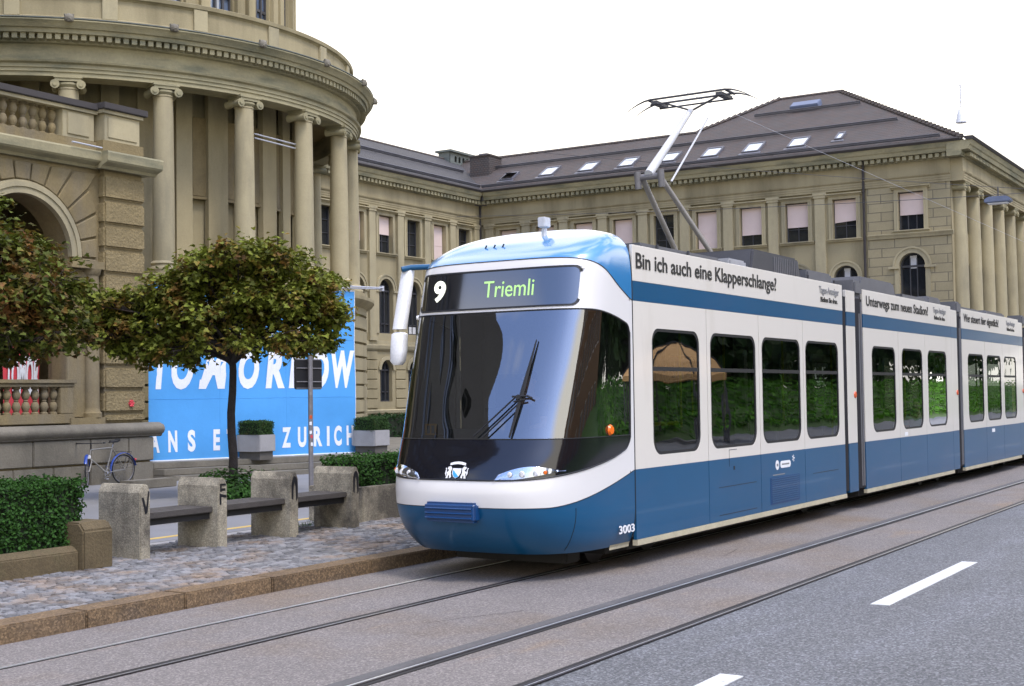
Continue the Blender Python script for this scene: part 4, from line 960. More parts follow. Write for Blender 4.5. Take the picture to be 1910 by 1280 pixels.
mir = shellbox('mirror', [(mx+.06, TY+1.37, 3.56, .05, .04), (mx+.05, TY+1.38, 3.50, .075, .06), (mx, TY+1.38, 3.3, .08, .065), (mx-.09, TY+1.38, 2.95, .08, .07), (mx-.13, TY+1.38, 2.80, .08, .07)], 0, M['mirrorwhite'], T)
shellbox('mirror_housing', [(mx-.13, TY+1.38, 2.765, .06, .05), (mx-.13, TY+1.38, 2.74, .095, .075), (mx-.15, TY+1.38, 2.55, .10, .075), (mx-.17, TY+1.38, 2.42, .09, .07), (mx-.17, TY+1.38, 2.375, .05, .05)], 0, M['mirrorwhite'], mir)
# roof details on the fairing
mb = MB(); mb.tube([(13.35, TY-.25, 3.80), (13.35, TY-.25, 4.02)], .035, 8); mb.box(13.28, 13.42, TY-.30, TY-.20, 3.95, 4.07); obj('roof_aerial', mb, M['sashwhite'], shell, bevel=.01)
mb = MB()
for y in (.12, .24, .36): mb.tube([(13.0+.02*y, TY+y, 3.70), (13.02, TY+y-.02, 3.755)], .010, 5)
obj('roof_hook', mb, M['rubber'], shell)

# ---- car bodies
def tram_window(cx0, cx1, z0=1.27, z1=2.77, far=False):
    mp = mF if far else mN
    out = rrect(cx0, cx1, z0, z1, (.20, .20, .17, .17), 7); n = len(out)
    inn = [(cx0+.035+(x-cx0)*(cx1-cx0-.07)/(cx1-cx0), z0+.035+(z-z0)*(z1-z0-.07)/(z1-z0)) for x, z in out]
    f = MB(); f.add([mp(x, z, -.004) for x, z in out]+[mp(x, z, -.006) for x, z in inn]+[mp(x, z, -.02) for x, z in inn]+[mp(x, z, -.04) for x, z in out],
                    [(i, (i+1)%n, n+(i+1)%n, n+i) for i in range(n)]+[(n+i, n+(i+1)%n, 2*n+(i+1)%n, 2*n+i) for i in range(n)])
    mbox(f, mp, cx0+.02, cx1-.02, 2.265, 2.315, -.03, -.006)
    o = obj('window', f, M['rubber'], T)
    g = MB(); g.add([mp(x, z, -.014) for x, z in inn], [tuple(range(n))]); obj('pane', g, M['glass'], o)
def car(x0, x1, seams, wins, advert, portal=None, lead_in=0):
    """one rigid body: white panels with window holes, blue skirt, blue band, advert panel, far side, roof, floor"""
    bs = [x0]+seams+[x1]; w = MB(); sk = MB(); bd = MB(); ad = MB(); g = .006
    for a, b in zip(bs, bs[1:]):
        h = [rrect(u, v, 1.27, 2.77, (.20, .20, .17, .17), 7) for u, v in wins if a <= u and v <= b]
        w.holed([(a+g, ZB), (b-g, ZB), (b-g, ZT0), (a+g, ZT0)], h, .05, mN); mbox(w, mN, a+g, a+g+.001, ZB, ZT0, -.03, 0); mbox(w, mN, b-g-.001, b-g, ZB, ZT0, -.03, 0)
        mbox(sk, mN, a+g, b-g, ZS, ZB-.002, -.04, .0)
    body = obj('car_body', w, M['white'], T)
    obj('skirt_panel', sk, M['blue'], body); mbox(bd, mN, x0+.004, x1-.004, ZT0+.003, ZT1-.002, -.04, .001); obj('blue_band', bd, M['blue'], body)
    ad = MB().box(x0+.004, x1-.004, YN-.004, YN+.035, ZT1, ZTOP); obj('advert_panel', ad, M['white'], body, bevel=.004, seg=1)
    # dark backing behind the panel gaps
    k = MB()
    for s in seams: mbox(k, mN, s-.03, s+.03, ZS, ZT1, -.055, -.045)
    obj('panel_gap', k, M['rubber'], body)
    # far side, roof, floor
    f = MB(); h = [rrect(u, v, 1.27, 2.77, .18, 5) for u, v in wins]
    f.holed([(x0, .33), (x1, .33), (x1, 3.45), (x0, 3.45)], h, .05, mF)
    f.box(x0, x1, YN+.05, YF-.06, 3.40, 3.46); f.box(x0, x1, YN+.06, YF-.06, .36, .42); f.quad((x0, YN+.045, 3.07), (x1, YN+.045, 3.07), (x1, YN+.045, 3.45), (x0, YN+.045, 3.45)); 
    f.box(x0+.02, x1-.02, YN+.06, YF-.06, 3.02, 3.05)
    obj('far_shell', f, M['cabin'], body)
    s = MB().box(x0, x1, YN-.012, YN+.05, .262, .326); obj('sill', s, M['sillpaint'], body)
    for u, v in wins: tram_window(u, v); 
    for u, v in wins:
        out = rrect(u, v, 1.27, 2.77, .18, 5); obj('far_pane', MB().add([mF(x, z, -.01) for x, z in out], [tuple(range(len(out)))]), M['farglass'], T)
    if advert:
        (txt, tx, tw, tz, tc_), (l1, l2, lx, lw) = advert
        lettering('advert_lettering', txt, M['letter'], body, lambda x, y, d: mN(tx+x, tz+y, .004+d), tc_, width=tw, bold=.016)
        lettering('advert_lettering', l1, M['letter_grey'], body, lambda x, y, d: mN(lx+x, 3.535+y, .004+d), .105, width=lw, bold=.018)
        lettering('advert_lettering', l2, M['letter'], body, lambda x, y, d: mN(lx+x+.06, 3.40+y, .004+d), .075, width=lw*.86, bold=.012)
    return body
b1 = car(13.715, 21.28, [15.79, 17.58, 19.37], [(14.20, 15.56), (15.90, 17.46), (17.69, 19.24), (19.47, 21.02)],
         (('Bin ich auch eine Klapperschlange?', 13.80, 4.50, 3.455, .175), ('Tages-Anzeiger', 'Bleiben Sie dran.', 20.15, .95)))
b2 = car(22.36, 28.34, [24.45, 26.28], [(22.82, 24.24), (24.66, 26.08), (26.46, 27.92)],
         (('Unterwegs zum neuen Stadion?', 22.55, 4.0, 3.455, .165), ('Tages-Anzeiger', 'Bleiben Sie dran.', 26.95, .98)))
b3 = car(29.25, 35.1, [31.38, 33.2], [(29.74, 31.22), (31.54, 33.02), (33.35, 34.75)],
         (('Wer steuert hier eigentlich?', 29.45, 3.4, 3.455, .165), ('Tages-Anzeiger', 'Bleiben Sie dran.', 33.7, 1.0)))
b4 = car(36.0, 46.0, [39.0, 42.0], [(36.4, 38.6), (39.3, 41.6), (42.3, 44.6)], None)
# portals between the cars: narrow white leaf, dark bellows with folds
for a, b in ((21.28, 22.36), (28.34, 29.25), (35.1, 36.0)):
    wl0, wl1 = (a+.21, a+.67) if b-a > 1 else (a+.02, a+.52)
    mb = MB(); x = a
    k = int((b-a)/.09)
    rows = []
    for i in range(k*2+1):
        x = a+(b-a)*i/(k*2); d = -.05 if i % 2 else -.012
        rows.append([(x, YN-d, .36), (x, YN-d, 3.55), (x, TY, 3.60), (x, YF+d, 3.55), (x, YF+d, .36)])
    mb.grid(rows); be = obj('bellows', mb, M['bellows'], T)
    p = MB(); mbox(p, mN, wl0, wl1, ZB, ZT0, -.06, -.004); mbox(p, mN, wl0, wl1, ZT1, ZTOP-.06, -.06, -.002)
    po = obj('portal_panel', p, M['white'], T, bevel=.006, seg=1)
    p = MB(); mbox(p, mN, wl0, wl1, ZS, ZB-.002, -.06, -.004); mbox(p, mN, wl0, wl1, ZT0+.003, ZT1-.003, -.06, -.003); obj('portal_blue', p, M['blue'], po)
    obj('marker_light', MB().lathe([(0, -.02), (.055, -.015), (.06, 0), (.055, .012)], 0, 0, 12) if False else MB().tube([(wl1-.09, YN+.01, 1.93), (wl1-.09, YN-.012, 1.93)], [.06, .05], 12), M['redlens'], T, smooth=40)
    mb = MB().tube([(b-.07, YN+.02, .40), (b-.07, YN+.02, 3.5)], .028, 8); mb.tube([(b-.16, YN+.02, .40), (b-.16, YN+.02, 3.3)], .02, 8); obj('portal_tube', mb, M['roofgrey'], T, smooth=50)
    h = MB().box(wl1-.02, b-.02, YN-.01, YN+.4, 3.60, 3.86); obj('portal_cap', h, M['roofgrey'], T, bevel=.04)
# skirt details, sticker, vent grille, hatch lines, number
mb = MB(); mbox(mb, mN, 17.92, 19.10, .40, .78, .0005, .004)
gr = obj('vent_grille', mb, M['blue_deep'], b1); mb = MB()
for k in range(12): mbox(mb, mN, 17.96, 19.06, .425+.03*k, .438+.03*k, .004, .009)
obj('grille_slats', mb, M['blue'], b1)
mb = MB()
for x0, x1, z in ((16.1, 17.4, .76), (16.1, 17.4, .40), (19.7, 20.9, .74)): mbox(mb, mN, x0, x1, z, z+.007, .0005, .002)
mbox(mb, mN, 16.46, 16.72, 1.235, 1.242, .0005, .002); mbox(mb, mN, 16.455, 16.462, 1.02, 1.24, .0005, .002); mbox(mb, mN, 16.60, 16.64, .97, 1.02, .0005, .003)
obj('hatch_line', mb, M['rubber'], b1)
mb = MB(); mb.prism(rrect(18.32, 18.74, .90, 1.0, .05, 5), .001, .003, mN); mb.prism([(18.20+.07*math.cos(2*math.pi*k/14), .95+.07*math.sin(2*math.pi*k/14)) for k in range(14)], .001, .0032, mN)
for k in range(5): a = 2*math.pi*k/5; mb.prism([(18.86, 1.02), (18.86+.05*math.cos(a-.25), 1.02+.05*math.sin(a-.25)), (18.86+.05*math.cos(a+.25), 1.02+.05*math.sin(a+.25))], .001, .003, mN)
stk = obj('sticker', mb, M['letter_white'], b1)
lettering('sticker_lettering', 'eco', M['letter_grey'], b1, lambda x, y, d: mN(18.40+x, .925+y, .002+d), .045, width=.24) if False else None
mb = MB(); mbox(mb, mN, 18.38, 18.68, .94, .962, .003, .004); mbox(mb, mN, 18.17, 18.24, .93, .97, .0032, .0042); obj('sticker_mark', mb, M['letter_grey'], b1)
mb = MB(); mbox(mb, mN, 18.02, 18.5, .805, .82, .001, .002); obj('sticker_line', mb, M['letter_grey'], b1)
vs_, fs_ = None, None
def cabside(x, y, d):
    return (x, 0, 0)
lettering('fleet_number', '3003', M['letter_white'], shell, lambda x, y, d: (13.28+x, YN+.005-d+.02*max(0, 13.66-13.28-x)**1.5, .435+y), .085, width=.37, bold=.02, d0=.012)
mb = MB(); mbox(mb, mN, 24.75, 24.95, 1.15, 1.22, .001, .003); obj('sticker', mb, M['letter_white'], b2)
mb = MB(); mbox(mb, mN, 31.9, 32.2, 1.0, 1.08, .001, .003); obj('sticker', mb, M['letter_white'], b3)
# roof equipment
def roofbox(x0, x1, z0, z1, y0=YN+.12, y1=YF-.12, m='roofgrey', slant=0):
    mb = MB(); P = [(x0, z0), (x1, z0), (x1-slant, z1), (x0+slant*.6, z1)]
    mb.prism(P, y0, y1, lambda x, z, d: (x, d, z)); return obj('roof_unit', mb, M[m], T, bevel=.03)
roofbox(14.2, 16.6, 3.46, 3.80, m='roofgrey'); roofbox(16.9, 17.5, 3.46, 3.83, m='roofpale')
u = roofbox(17.55, 19.9, 3.46, 4.03, m='roofdark', slant=.35)
mb = MB(); 
for k in range(14): mbox(mb, lambda a, z, d: (a, YN+.12-d, z), 18.55+.075*k, 18.58+.075*k, 3.75, 3.98, .0, .01)
obj('louvre', mb, M['roofgrey'], u)
roofbox(20.0, 21.15, 3.46, 3.90); roofbox(22.5, 25.0, 3.46, 3.98, m='roofgrey', slant=.35); roofbox(25.2, 26.9, 3.46, 3.82, m='roofgrey'); roofbox(27.0, 28.2, 3.46, 3.88, m='roofgrey', slant=.2)
roofbox(29.6, 31.4, 3.46, 3.80, m='roofgrey'); roofbox(32.0, 34.3, 3.46, 3.83, m='roofgrey', slant=.2)
mb = MB()
for x in (14.6, 15.5, 19.95, 21.2, 22.45, 25.1): mb.tube([(x, YN+.1, 3.7), (x, YN+.1, 3.80)], .02, 6)
obj('roof_lug', mb, M['roofdark'], T)
# underframe and bogies
for x0, x1 in ((13.8, 21.2), (22.4, 28.3), (29.3, 35.0), (36.1, 45)):
    obj('underframe', MB().box(x0, x1, YN+.16, YF-.16, .20, .36), M['chassis'], T)
for xc in (14.6, 21.8, 28.8, 35.5):
    mb = MB().box(xc-1.0, xc+1.0, YN+.35, YF-.35, .16, .40); bo = obj('bogie', mb, M['chassis'], T)
    for dx in (-.7, .7):
        mb = MB().tube([(xc+dx, TY-.55, .29), (xc+dx, TY-.45, .29)], .28, 24); mb.tube([(xc+dx, TY+.45, .29), (xc+dx, TY+.55, .29)], .28, 24); mb.tube([(xc+dx, TY-.5, .29), (xc+dx, TY+.5, .29)], .06, 8); obj('wheelset', mb, M['steel_worn'], bo, smooth=40)
mb = MB().box(12.9, 13.2, TY-.75, TY+.75, .12, .28); obj('rail_guard', mb, M['chassis'], T, bevel=.02)
# seats, poles and rails inside
def seat(x, y, back=1):
    mb = MB(); mb.box(x-.22, x+.22, y-.22, y+.22, .80, .88); mb.box(x+back*.20-.03, x+back*.20+.03, y-.22, y+.22, .86, 1.55); mb.box(x-.05, x+.05, y-.15, y+.15, .42, .80); return obj('seat', mb, M['seatgreen'], T, bevel=.025)
for xs_ in ((14.7, 15.9, 17.0, 18.6, 19.9), (23.3, 24.5, 25.6, 27.2), (30.2, 31.5, 33.0)):
    for i, x in enumerate(xs_): seat(x, YN+.42, 1 if i % 2 else -1); seat(x, YF-.42, 1 if i % 2 else -1)
for x in (15.2, 16.6, 18.1, 20.5, 22.9, 25.0, 27.5, 30.8, 33.8):
    obj('grab_pole', MB().tube([(x, TY-.45, .42), (x, TY-.45, 3.03)], .02, 8), M['yellow'], T, smooth=50)
mb = MB(); mb.tube([(14.25, YN+.30, 1.62), (15.5, YN+.30, 1.62)], .028, 8); mb.tube([(14.45, YN+.3, 1.62), (14.45, YN+.3, 1.35)], .03, 8); mb.tube([(14.72, YN+.3, 1.9), (14.72, YN+.3, 1.35)], .03, 8); obj('handrail', mb, M['yellow'], T, smooth=50)
# pantograph
pg = obj('pantograph', MB().box(16.6, 18.5, TY-.55, TY+.55, 3.80, 3.88), M['roofdark'], T, bevel=.01)
mb = MB()
for dy in (-.30, .30): mb.tube([(18.15, TY+dy, 3.9), (18.15, TY+dy*.9, 4.05), (16.72, TY+dy*.45, 5.02)], .040, 8)
mb.tube([(18.15, TY-.45, 3.95), (18.15, TY+.45, 3.95)], .05, 8)

obj('lower_arm', mb, pmat('dusty_grey_arm', (.27, .25, .22), .6, var=.15), pg, smooth=50)
mb = MB(); mb.tube([(16.70, TY-.18, 4.86), (16.66, TY-.18, 5.10)], .05, 8); mb.tube([(16.70, TY+.18, 4.86), (16.66, TY+.18, 5.10)], .05, 8); mb.tube([(16.70, TY-.2, 5.02), (16.70, TY+.2, 5.02)], .045, 10); obj('knee_joint', mb, M['galv'], pg, smooth=50)
mb = MB(); mb.tube([(16.66, TY, 5.05), (18.12, TY, 6.20)], [.066, .042], 10); obj('upper_arm', mb, M['sashwhite'], pg, smooth=50)
mb = MB(); mb.tube([(17.05, TY-.16, 4.98), (18.30, TY-.20, 6.1)], .014, 6); obj('guide_rod', mb, M['sashwhite'], pg, smooth=50)
mb = MB(); HX, HZ = 18.15, 6.38
for dx in (-.16, .16):
    pts = []
    for i in range(21):
        t = -1+i/10; y = t*1.0; a = abs(t)
        pts.append((HX+dx, TY+y, HZ+.03-(0 if a < .62 else .42*(a-.62)**1.6*1.6)))
    mb.tube(pts, [.004, .007, .011, .014]+[.017]*13+[.014, .011, .007, .004], 6)
mb.tube([(HX, TY, 6.20), (HX, TY+.42, HZ-.02)], .016, 6); mb.tube([(HX, TY, 6.20), (HX, TY-.42, HZ-.02)], .016, 6); mb.tube([(HX-.16, TY-.62, HZ+.02), (HX+.16, TY-.62, HZ+.02)], .02, 6); mb.tube([(HX-.16, TY+.62, HZ+.02), (HX+.16, TY+.62, HZ+.02)], .02, 6)
for s in (-1, 1): mb.box(HX-.2, HX+.2, TY+s*.52-.05, TY+s*.52+.05, HZ-.05, HZ+.0)
mb.tube([(HX-.16, TY-.6, HZ-.05), (HX-.16, TY+.6, HZ-.05)], .014, 6); mb.tube([(HX+.16, TY-.6, HZ-.05), (HX+.16, TY+.6, HZ-.05)], .014, 6)
obj('collector_head', mb, M['lampdark'] if 'lampdark' in M else M['wire'], pg, smooth=50)

# ------------------------------------------------------------------ banner, red banner, rod
bl, br_ = Vector((22.95, 24.84, 0)), Vector((28.52, 22.86, 0)); bu = (br_-bl).normalized(); bn_ = Vector((bu.y, -bu.x, 0))
def mBan(x, z, d):
    wv = .018*math.sin(x*2.1+z*1.3)+.012*math.sin(z*3.1-x)
    p = bl+bu*x+bn_*(d+wv); return (p.x, p.y, z)
BLEN = (br_-bl).length
mb = MB(); nx, nz = 40, 30
for d in (0, -.008): mb.grid([[mBan(BLEN*i/nx, .50+4.40*j/nz, d) for i in range(nx+1)] for j in range(nz+1)])
ban = tag(obj('banner', mb, M['banner'], smooth=40), 'large blue banner printed TOMORROW and ANS ETH ZURICH hung before the rotunda', 'banner')
mb = MB(); mb.tube([mBan(BLEN*i/20, .50, .0) for i in range(21)], .028, 6); mb.tube([mBan(BLEN, .5+4.4*i/20, .0) for i in range(21)], .012, 6); mb.tube([mBan(BLEN*i/20, 4.9, .0) for i in range(21)], .02, 6); obj('banner_hem', mb, M['hem'], ban, smooth=60)
mb = MB()
for z in (2.02, 3.55): mb.tube([mBan(BLEN*i/20, z, .002) for i in range(21)], .004, 4)
for x in (1.9, 3.8): mb.tube([mBan(x, .5+4.4*i/20, .002) for i in range(21)], .003, 4)
obj('banner_seam', mb, M['banner'], ban)
def letters(word, spots, z, h, shear, bold):
    for ch, (x0, x1) in zip(word, spots): lettering('banner_lettering', ch, M['banner_white'], ban, lambda x, y, d: mBan(x0+x, z+y, d), h, width=x1-x0, bold=bold, shear=shear, thick=.002)
letters('TOMORROW', ((.08, .58), (.60, 1.19), (1.33, 2.15), (2.42, 3.02), (3.20, 3.76), (3.88, 4.44), (4.50, 5.08), (5.16, 5.90)), 2.33, .88, .16, .05)
letters('WELCOME', ((.35, 1.20), (1.32, 1.75), (1.85, 2.25), (2.35, 2.85), (2.95, 3.55), (3.65, 4.45), (4.6, 5.0)), 3.62, .80, .16, .05)
letters('ANSETHZURICH', ((.02, .27), (.50, .74), (1.02, 1.23), (1.72, 1.90), (2.08, 2.30), (2.52, 2.76), (3.66, 3.93), (4.14, 4.40), (4.62, 4.88), (5.02, 5.10), (5.24, 5.47), (5.62, 5.84)), .74, .47, 0, .045)
mb = MB()
for dz, dd in ((0, .03), (.07, .12)): mb.tube([mBan(4.6, 4.95+dz, dd), mBan(6.75, 4.99+dz*.3, dd)], .022, 6)
mb.box(-.05, .05, -.05, .05, 4.93, 5.07, lambda x, y, z: (mBan(6.75, 0, .06)[0]+x, mBan(6.75, 0, .06)[1]+y, z)); obj('banner_rod', mb, M['wirepale'], ban, smooth=50)
mRb = lambda x, z, d: (19.46+x, 25.75-d, z)
mb = MB(); mb.grid([[mRb(1.0*i/10, 1.5+3.2*j/16, .02*math.sin(i*.9+j*.5)) for i in range(11)] for j in range(17)]); rb = tag(obj('banner', mb, M['banner_red'], smooth=50), 'narrow red banner with white letters hanging inside the arched loggia', 'banner')
lettering('banner_lettering', 'TOMOR', M['banner_white'], rb, lambda x, y, d: mRb(.06+x, 2.20+y, d+.03), .82, width=.90, bold=.04, shear=.10)
mb = MB(); c = (21.98, YB-.235, 1.93)
for k in range(6): a = 2*math.pi*k/6; mb.tube([(c[0], c[1], c[2]), (c[0]+.07*math.cos(a), c[1]-.01, c[2]+.08*math.sin(a))], [.02, .03], 6)
tag(obj('sticker', mb, M['banner_red'], smooth=60), 'small red flower sticker on the rough stone corner pier', 'sticker')

# ------------------------------------------------------------------ bench run with four concrete piers
bench = thing('concrete_bench', 'long bench of grey planks set between four concrete piers on the cobbles', 'bench', (12.6, 12.05, .19))
PXS = (10.66, 11.93, 13.27, 14.57); PT = .16
for i, px in enumerate(PXS):
    mb = MB(); prof = [(0, .16), (PT, .16), (PT, .955), (PT*.72, 1.05), (PT*.28, 1.05), (0, .955)]
    mb.prism(prof, 11.71, 12.43, lambda x, z, d: (px+x, d, z)); pi_ = obj('pier', mb, M['concrete'], bench, bevel=.012)
    gm = lambda x, z, d: (px+x, 11.71-d, z)
    mb = MB()
    if i == 0: mb.prism([(.02, .90), (.05, .90), (.09, .78), (.12, .97), (.14, .96), (.11, .72), (.075, .70)], .001, .003, gm)
    elif i == 1:
        for q in ([(.03, .98), (.13, .98), (.13, .955), (.055, .955), (.055, .88), (.03, .88)], [(.055, .92), (.12, .92), (.12, .89), (.055, .89)], [(.02, .86), (.14, .83), (.14, .80), (.02, .82)], [(.02, .82), (.05, .82), (.05, .72), (.02, .72)]): mb.prism(q, .001, .003, gm)
    else: mb.prism([(.02, .70), (.02, .90), (.045, .97), (.08, 1.0), (.115, .97), (.14, .90), (.14, .70), (.11, .66), (.10, .85), (.08, .92), (.06, .85), (.05, .68)], .001, .003, gm)
    obj('graffiti', mb, M['panelback'], pi_)
for a, b in zip(PXS, PXS[1:]):
    mb = MB()
    for k in range(4): mb.box(a+PT+.004, b-.004, 11.80+.145*k, 11.80+.145*k+.135, .625, .70)
    st = obj('seat', mb, M['plank'], bench, bevel=.01)
    obj('seat_bearer', MB().box(a+PT+.002, b-.002, 11.86, 11.92, .545, .624).box(a+PT+.002, b-.002, 12.26, 12.32, .545, .624), M['chassis'], st)

bench.location += Vector((.243, .233, -.035))
# ------------------------------------------------------------------ foliage
def leaf_shape(kind):
    if kind == 'maple':
        P = [(0, 0), (.22, .02), (.50, -.10), (.42, .18), (.62, .42), (.34, .46), (.30, .66), (0, 1.0)]
    else: P = [(0, 0), (.28, .25), (.30, .6), (0, 1)]
    return P
def add_leaf(mb, p, nrm, size, rnd, kind, droop=.25):
    a = Vector((rnd.gauss(0, 1), rnd.gauss(0, 1), rnd.gauss(0, .6)-droop)); n = nrm.normalized(); a = (a-n*a.dot(n))
    if a.length < 1e-3: return
    a.normalize(); b = n.cross(a); P = leaf_shape(kind); o = len(mb.v); fold = rnd.uniform(.1, .45)
    s = size*rnd.uniform(.7, 1.25)
    R1 = [p+(a*y+b*x+n*(x*fold-.18*y*y))*s for x, y in P]; L1 = [p+(a*y-b*x+n*(x*fold-.18*y*y))*s for x, y in P[1:-1]]
    mb.v += [tuple(q) for q in R1+L1]; k = len(P)
    mb.f.append(tuple(o+i for i in range(k))); mb.f.append((o,)+tuple([o+k-1]+[o+k+i for i in range(k-3, -1, -1)]))
rH = Vector((rgt.x, rgt.y, 0)).normalized(); fH = Vector((fwd.x, fwd.y, 0)).normalized()
def make_tree(base, clumps, trunk_r, fork_z, label, seed, leaves, size=.125, mat='leaf_maple', group=None, parent_z=.1):
    rnd = random.Random(seed); t = thing('street_tree', label, 'tree', base, group)
    bx, by, bz = base; mb = MB()
    tr = [(bx+.02*math.sin(i*1.3), by+.015*math.cos(i*1.7), bz+(fork_z-bz)*i/7) for i in range(8)]
    mb.tube(tr, [trunk_r*1.35, trunk_r*1.05]+[trunk_r*(1-.05*i) for i in range(6)], 10)
    obj('trunk', mb, M['bark'], t, smooth=60)
    top = Vector(tr[-1]); mb = MB(); tw = MB(); W = []
    for (dx, dd, z, rh, rv) in clumps:
        c = Vector((bx, by, 0))+rH*dx+fH*dd; c.z = z; W.append((c, rh, rv))
        m1 = top.lerp(c, .45)+Vector((rnd.uniform(-.1, .1), rnd.uniform(-.1, .1), .12)); e = c
        mb.tube([top-Vector((0, 0, rnd.uniform(.0, .3))), m1, e], [trunk_r*.55, trunk_r*.32, trunk_r*.12], 6)
        for k in range(7):
            d = Vector((rnd.gauss(0, 1), rnd.gauss(0, 1), rnd.gauss(.1, .7))).normalized(); q = c+Vector((d.x*rh, d.y*rh, d.z*rv))*.92; tw.tube([m1.lerp(c, rnd.uniform(.4, 1)), (c+q)/2+Vector((0, 0, .06)), q], [.014, .010, .004], 4)
    obj('branch', mb, M['bark'], t, smooth=60); obj('twig', tw, M['twig'], t)
    mb = MB(); tot = sum(rh*rh for _, rh, _ in W)
    for c, rh, rv in W:
        n = int(leaves*rh*rh/tot)
        # sprays: small tufts on the shell of each clump, so that light and dark gaps stay between them
        ntuft = max(6, n//16)
        for k in range(ntuft):
            d = Vector((rnd.gauss(0, 1), rnd.gauss(0, 1), rnd.gauss(0, 1))).normalized(); u = rnd.random()**.45
            q = c+Vector((d.x*rh, d.y*rh, d.z*rv))*u*(rnd.uniform(.9, 1.12) if rnd.random() > .14 else rnd.uniform(1.12, 1.42))
            if q.z < fork_z-.40+rnd.uniform(-.15, .25): continue
            for j in range(rnd.randint(8, 24)):
                p = q+Vector((rnd.gauss(0, .095), rnd.gauss(0, .095), rnd.gauss(0, .06)))
                nr = Vector((rnd.gauss(0, .55), rnd.gauss(0, .55), 1.0))+d*.45
                add_leaf(mb, p, nr, size, rnd, 'maple', .5)
    obj('crown', mb, M[mat], t)
    return t
def zpx(y): return 2+(742-y)/97.0
cl = []
rc = random.Random(21)
for (px, py, rr) in ((190, 590, .40), (205, 625, .36), (235, 640, .36), (180, 560, .3), (215, 570, .42), (295, 655, .34), (345, 662, .30), (262, 565, .55), (262, 615, .42), (325, 545, .62), (325, 620, .48), (385, 505, .66), (390, 590, .62), (392, 640, .36), (455, 480, .62), (465, 560, .70), (470, 635, .42), (530, 490, .58), (545, 570, .66), (545, 635, .42), (590, 535, .52), (608, 590, .48), (600, 640, .34), (626, 585, .30)):
    for dd, k in ((-.75, .8), (.0, 1.0), (.8, .8)):
        if abs(px-430) > 150 and dd: dd *= .5
        cl.append(((px-432)/97+rc.uniform(-.08, .08), dd+rc.uniform(-.25, .25), zpx(py)+rc.uniform(-.06, .06), rr*k, rr*k*.78))
make_tree((18.83, 18.1, .1), cl, .085, 2.95, 'round street maple with reddish olive leaves standing before the blue banner', 31, 28000, .093)
cl = []
for (dx, z, rr) in ((-.9, 3.2, .8), (-.6, 4.1, .85), (-.1, 4.75, .75), (.1, 3.9, .9), (.15, 3.05, .6), (.75, 4.45, .55), (.85, 3.75, .68), (.9, 3.1, .5), (1.3, 3.4, .48), (1.35, 3.95, .42), (-1.5, 3.7, .8), (-2.0, 4.1, .8), (-1.4, 4.8, .8), (1.45, 3.05, .34)):
    for dd, k in ((-.8, .85), (0, 1.0), (.85, .85)): cl.append((dx+rc.uniform(-.1, .1), dd+rc.uniform(-.25, .25), z-.05+rc.uniform(-.06, .06), rr*k, rr*k*.8))
make_tree((13.75-.7*rH.x, 18.3-.7*rH.y, .1), [(a+.28, b, c, d, e) for a, b, c, d, e in cl], .085, 2.75, 'dense street maple cut off by the left edge in front of the arched loggia', 32, 26000, .093, mat='leaf_maple_red')
def leafbox(mb, x0, x1, y0, y1, z0, z1, n, size, seed, rough=.04):
    rnd = random.Random(seed); fx, fy, fz = (y1-y0)*(z1-z0), (x1-x0)*(z1-z0), (x1-x0)*(y1-y0); tot = 2*fx+2*fy+fz
    for i in range(n):
        k = rnd.random()*tot; x = rnd.uniform(x0, x1); y = rnd.uniform(y0, y1); z = rnd.uniform(z0, z1)
        if k < 2*fx: s = -1 if rnd.random() < .5 else 1; x = x0 if s < 0 else x1; nr = Vector((s, 0, .45))
        elif k < 2*fx+2*fy: s = -1 if rnd.random() < .6 else 1; y = y0 if s < 0 else y1; nr = Vector((0, s, .45))
        else: z = z1; nr = Vector((0, 0, 1))
        w = rough*(math.sin(x*9+z*5)+math.sin(y*11+x*4+z*7))*.5
        p = Vector((x, y, z))+nr.normalized()*(w+rnd.gauss(0, rough*.6)-abs(rnd.gauss(0, rough)))
        nr += Vector((rnd.gauss(0, .6), rnd.gauss(0, .6), rnd.gauss(0, .5)))
        add_leaf(mb, p, nr, size, rnd, 'oval', -.3)
def hedge(name, label, x0, x1, y0, y1, z0, z1, n, size, mat, seed, cat='hedge', rough=.04):
    mb = MB(); leafbox(mb, x0, x1, y0, y1, z0, z1, n, size, seed, rough); h = tag(obj(name, mb, M[mat]), label, cat)
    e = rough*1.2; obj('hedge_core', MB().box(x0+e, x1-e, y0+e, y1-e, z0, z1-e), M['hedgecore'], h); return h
_h = hedge('hedge', 'clipped bright green hedge in the low mossy planter at left edge', 7.0, 9.98, 11.78, 12.75, .42, 1.14, 26000, .040, 'leaf_hedge', 41)
_h.location += Vector((.17, .235, -.03))
pl = thing('planter', 'low mossy concrete planter kerb with a chamfered end block', 'planter', (8, 12, .19))
mb = MB(); mb.prism([(11.59, .17), (11.74, .17), (11.74, .45), (11.68, .45), (11.59, .39)], 3.0, 9.74, lambda y, z, d: (d, y, z)); mb.box(3.0, 9.7, 12.62, 12.82, .17, .45); obj('planter_wall', mb, M['concrete_moss'], pl, bevel=.012)
mb = MB(); mb.prism([(9.745, .17), (10.16, .17), (10.16, .62), (10.10, .70), (9.80, .70), (9.745, .62)], 11.52, 12.0, lambda x, z, d: (x, d, z)); mb2 = MB().prism([(11.52, .17), (11.96, .17), (11.96, .70), (11.60, .70), (11.52, .61)], 9.745, 10.16, lambda y, z, d: (d, y, z)); obj('end_block', mb2, M['concrete_moss'], pl, bevel=.02)
obj('soil', MB().box(3.0, 9.74, 11.74, 12.62, .17, .38), M['soil'], pl); pl.location += Vector((.17, .225, -.035))
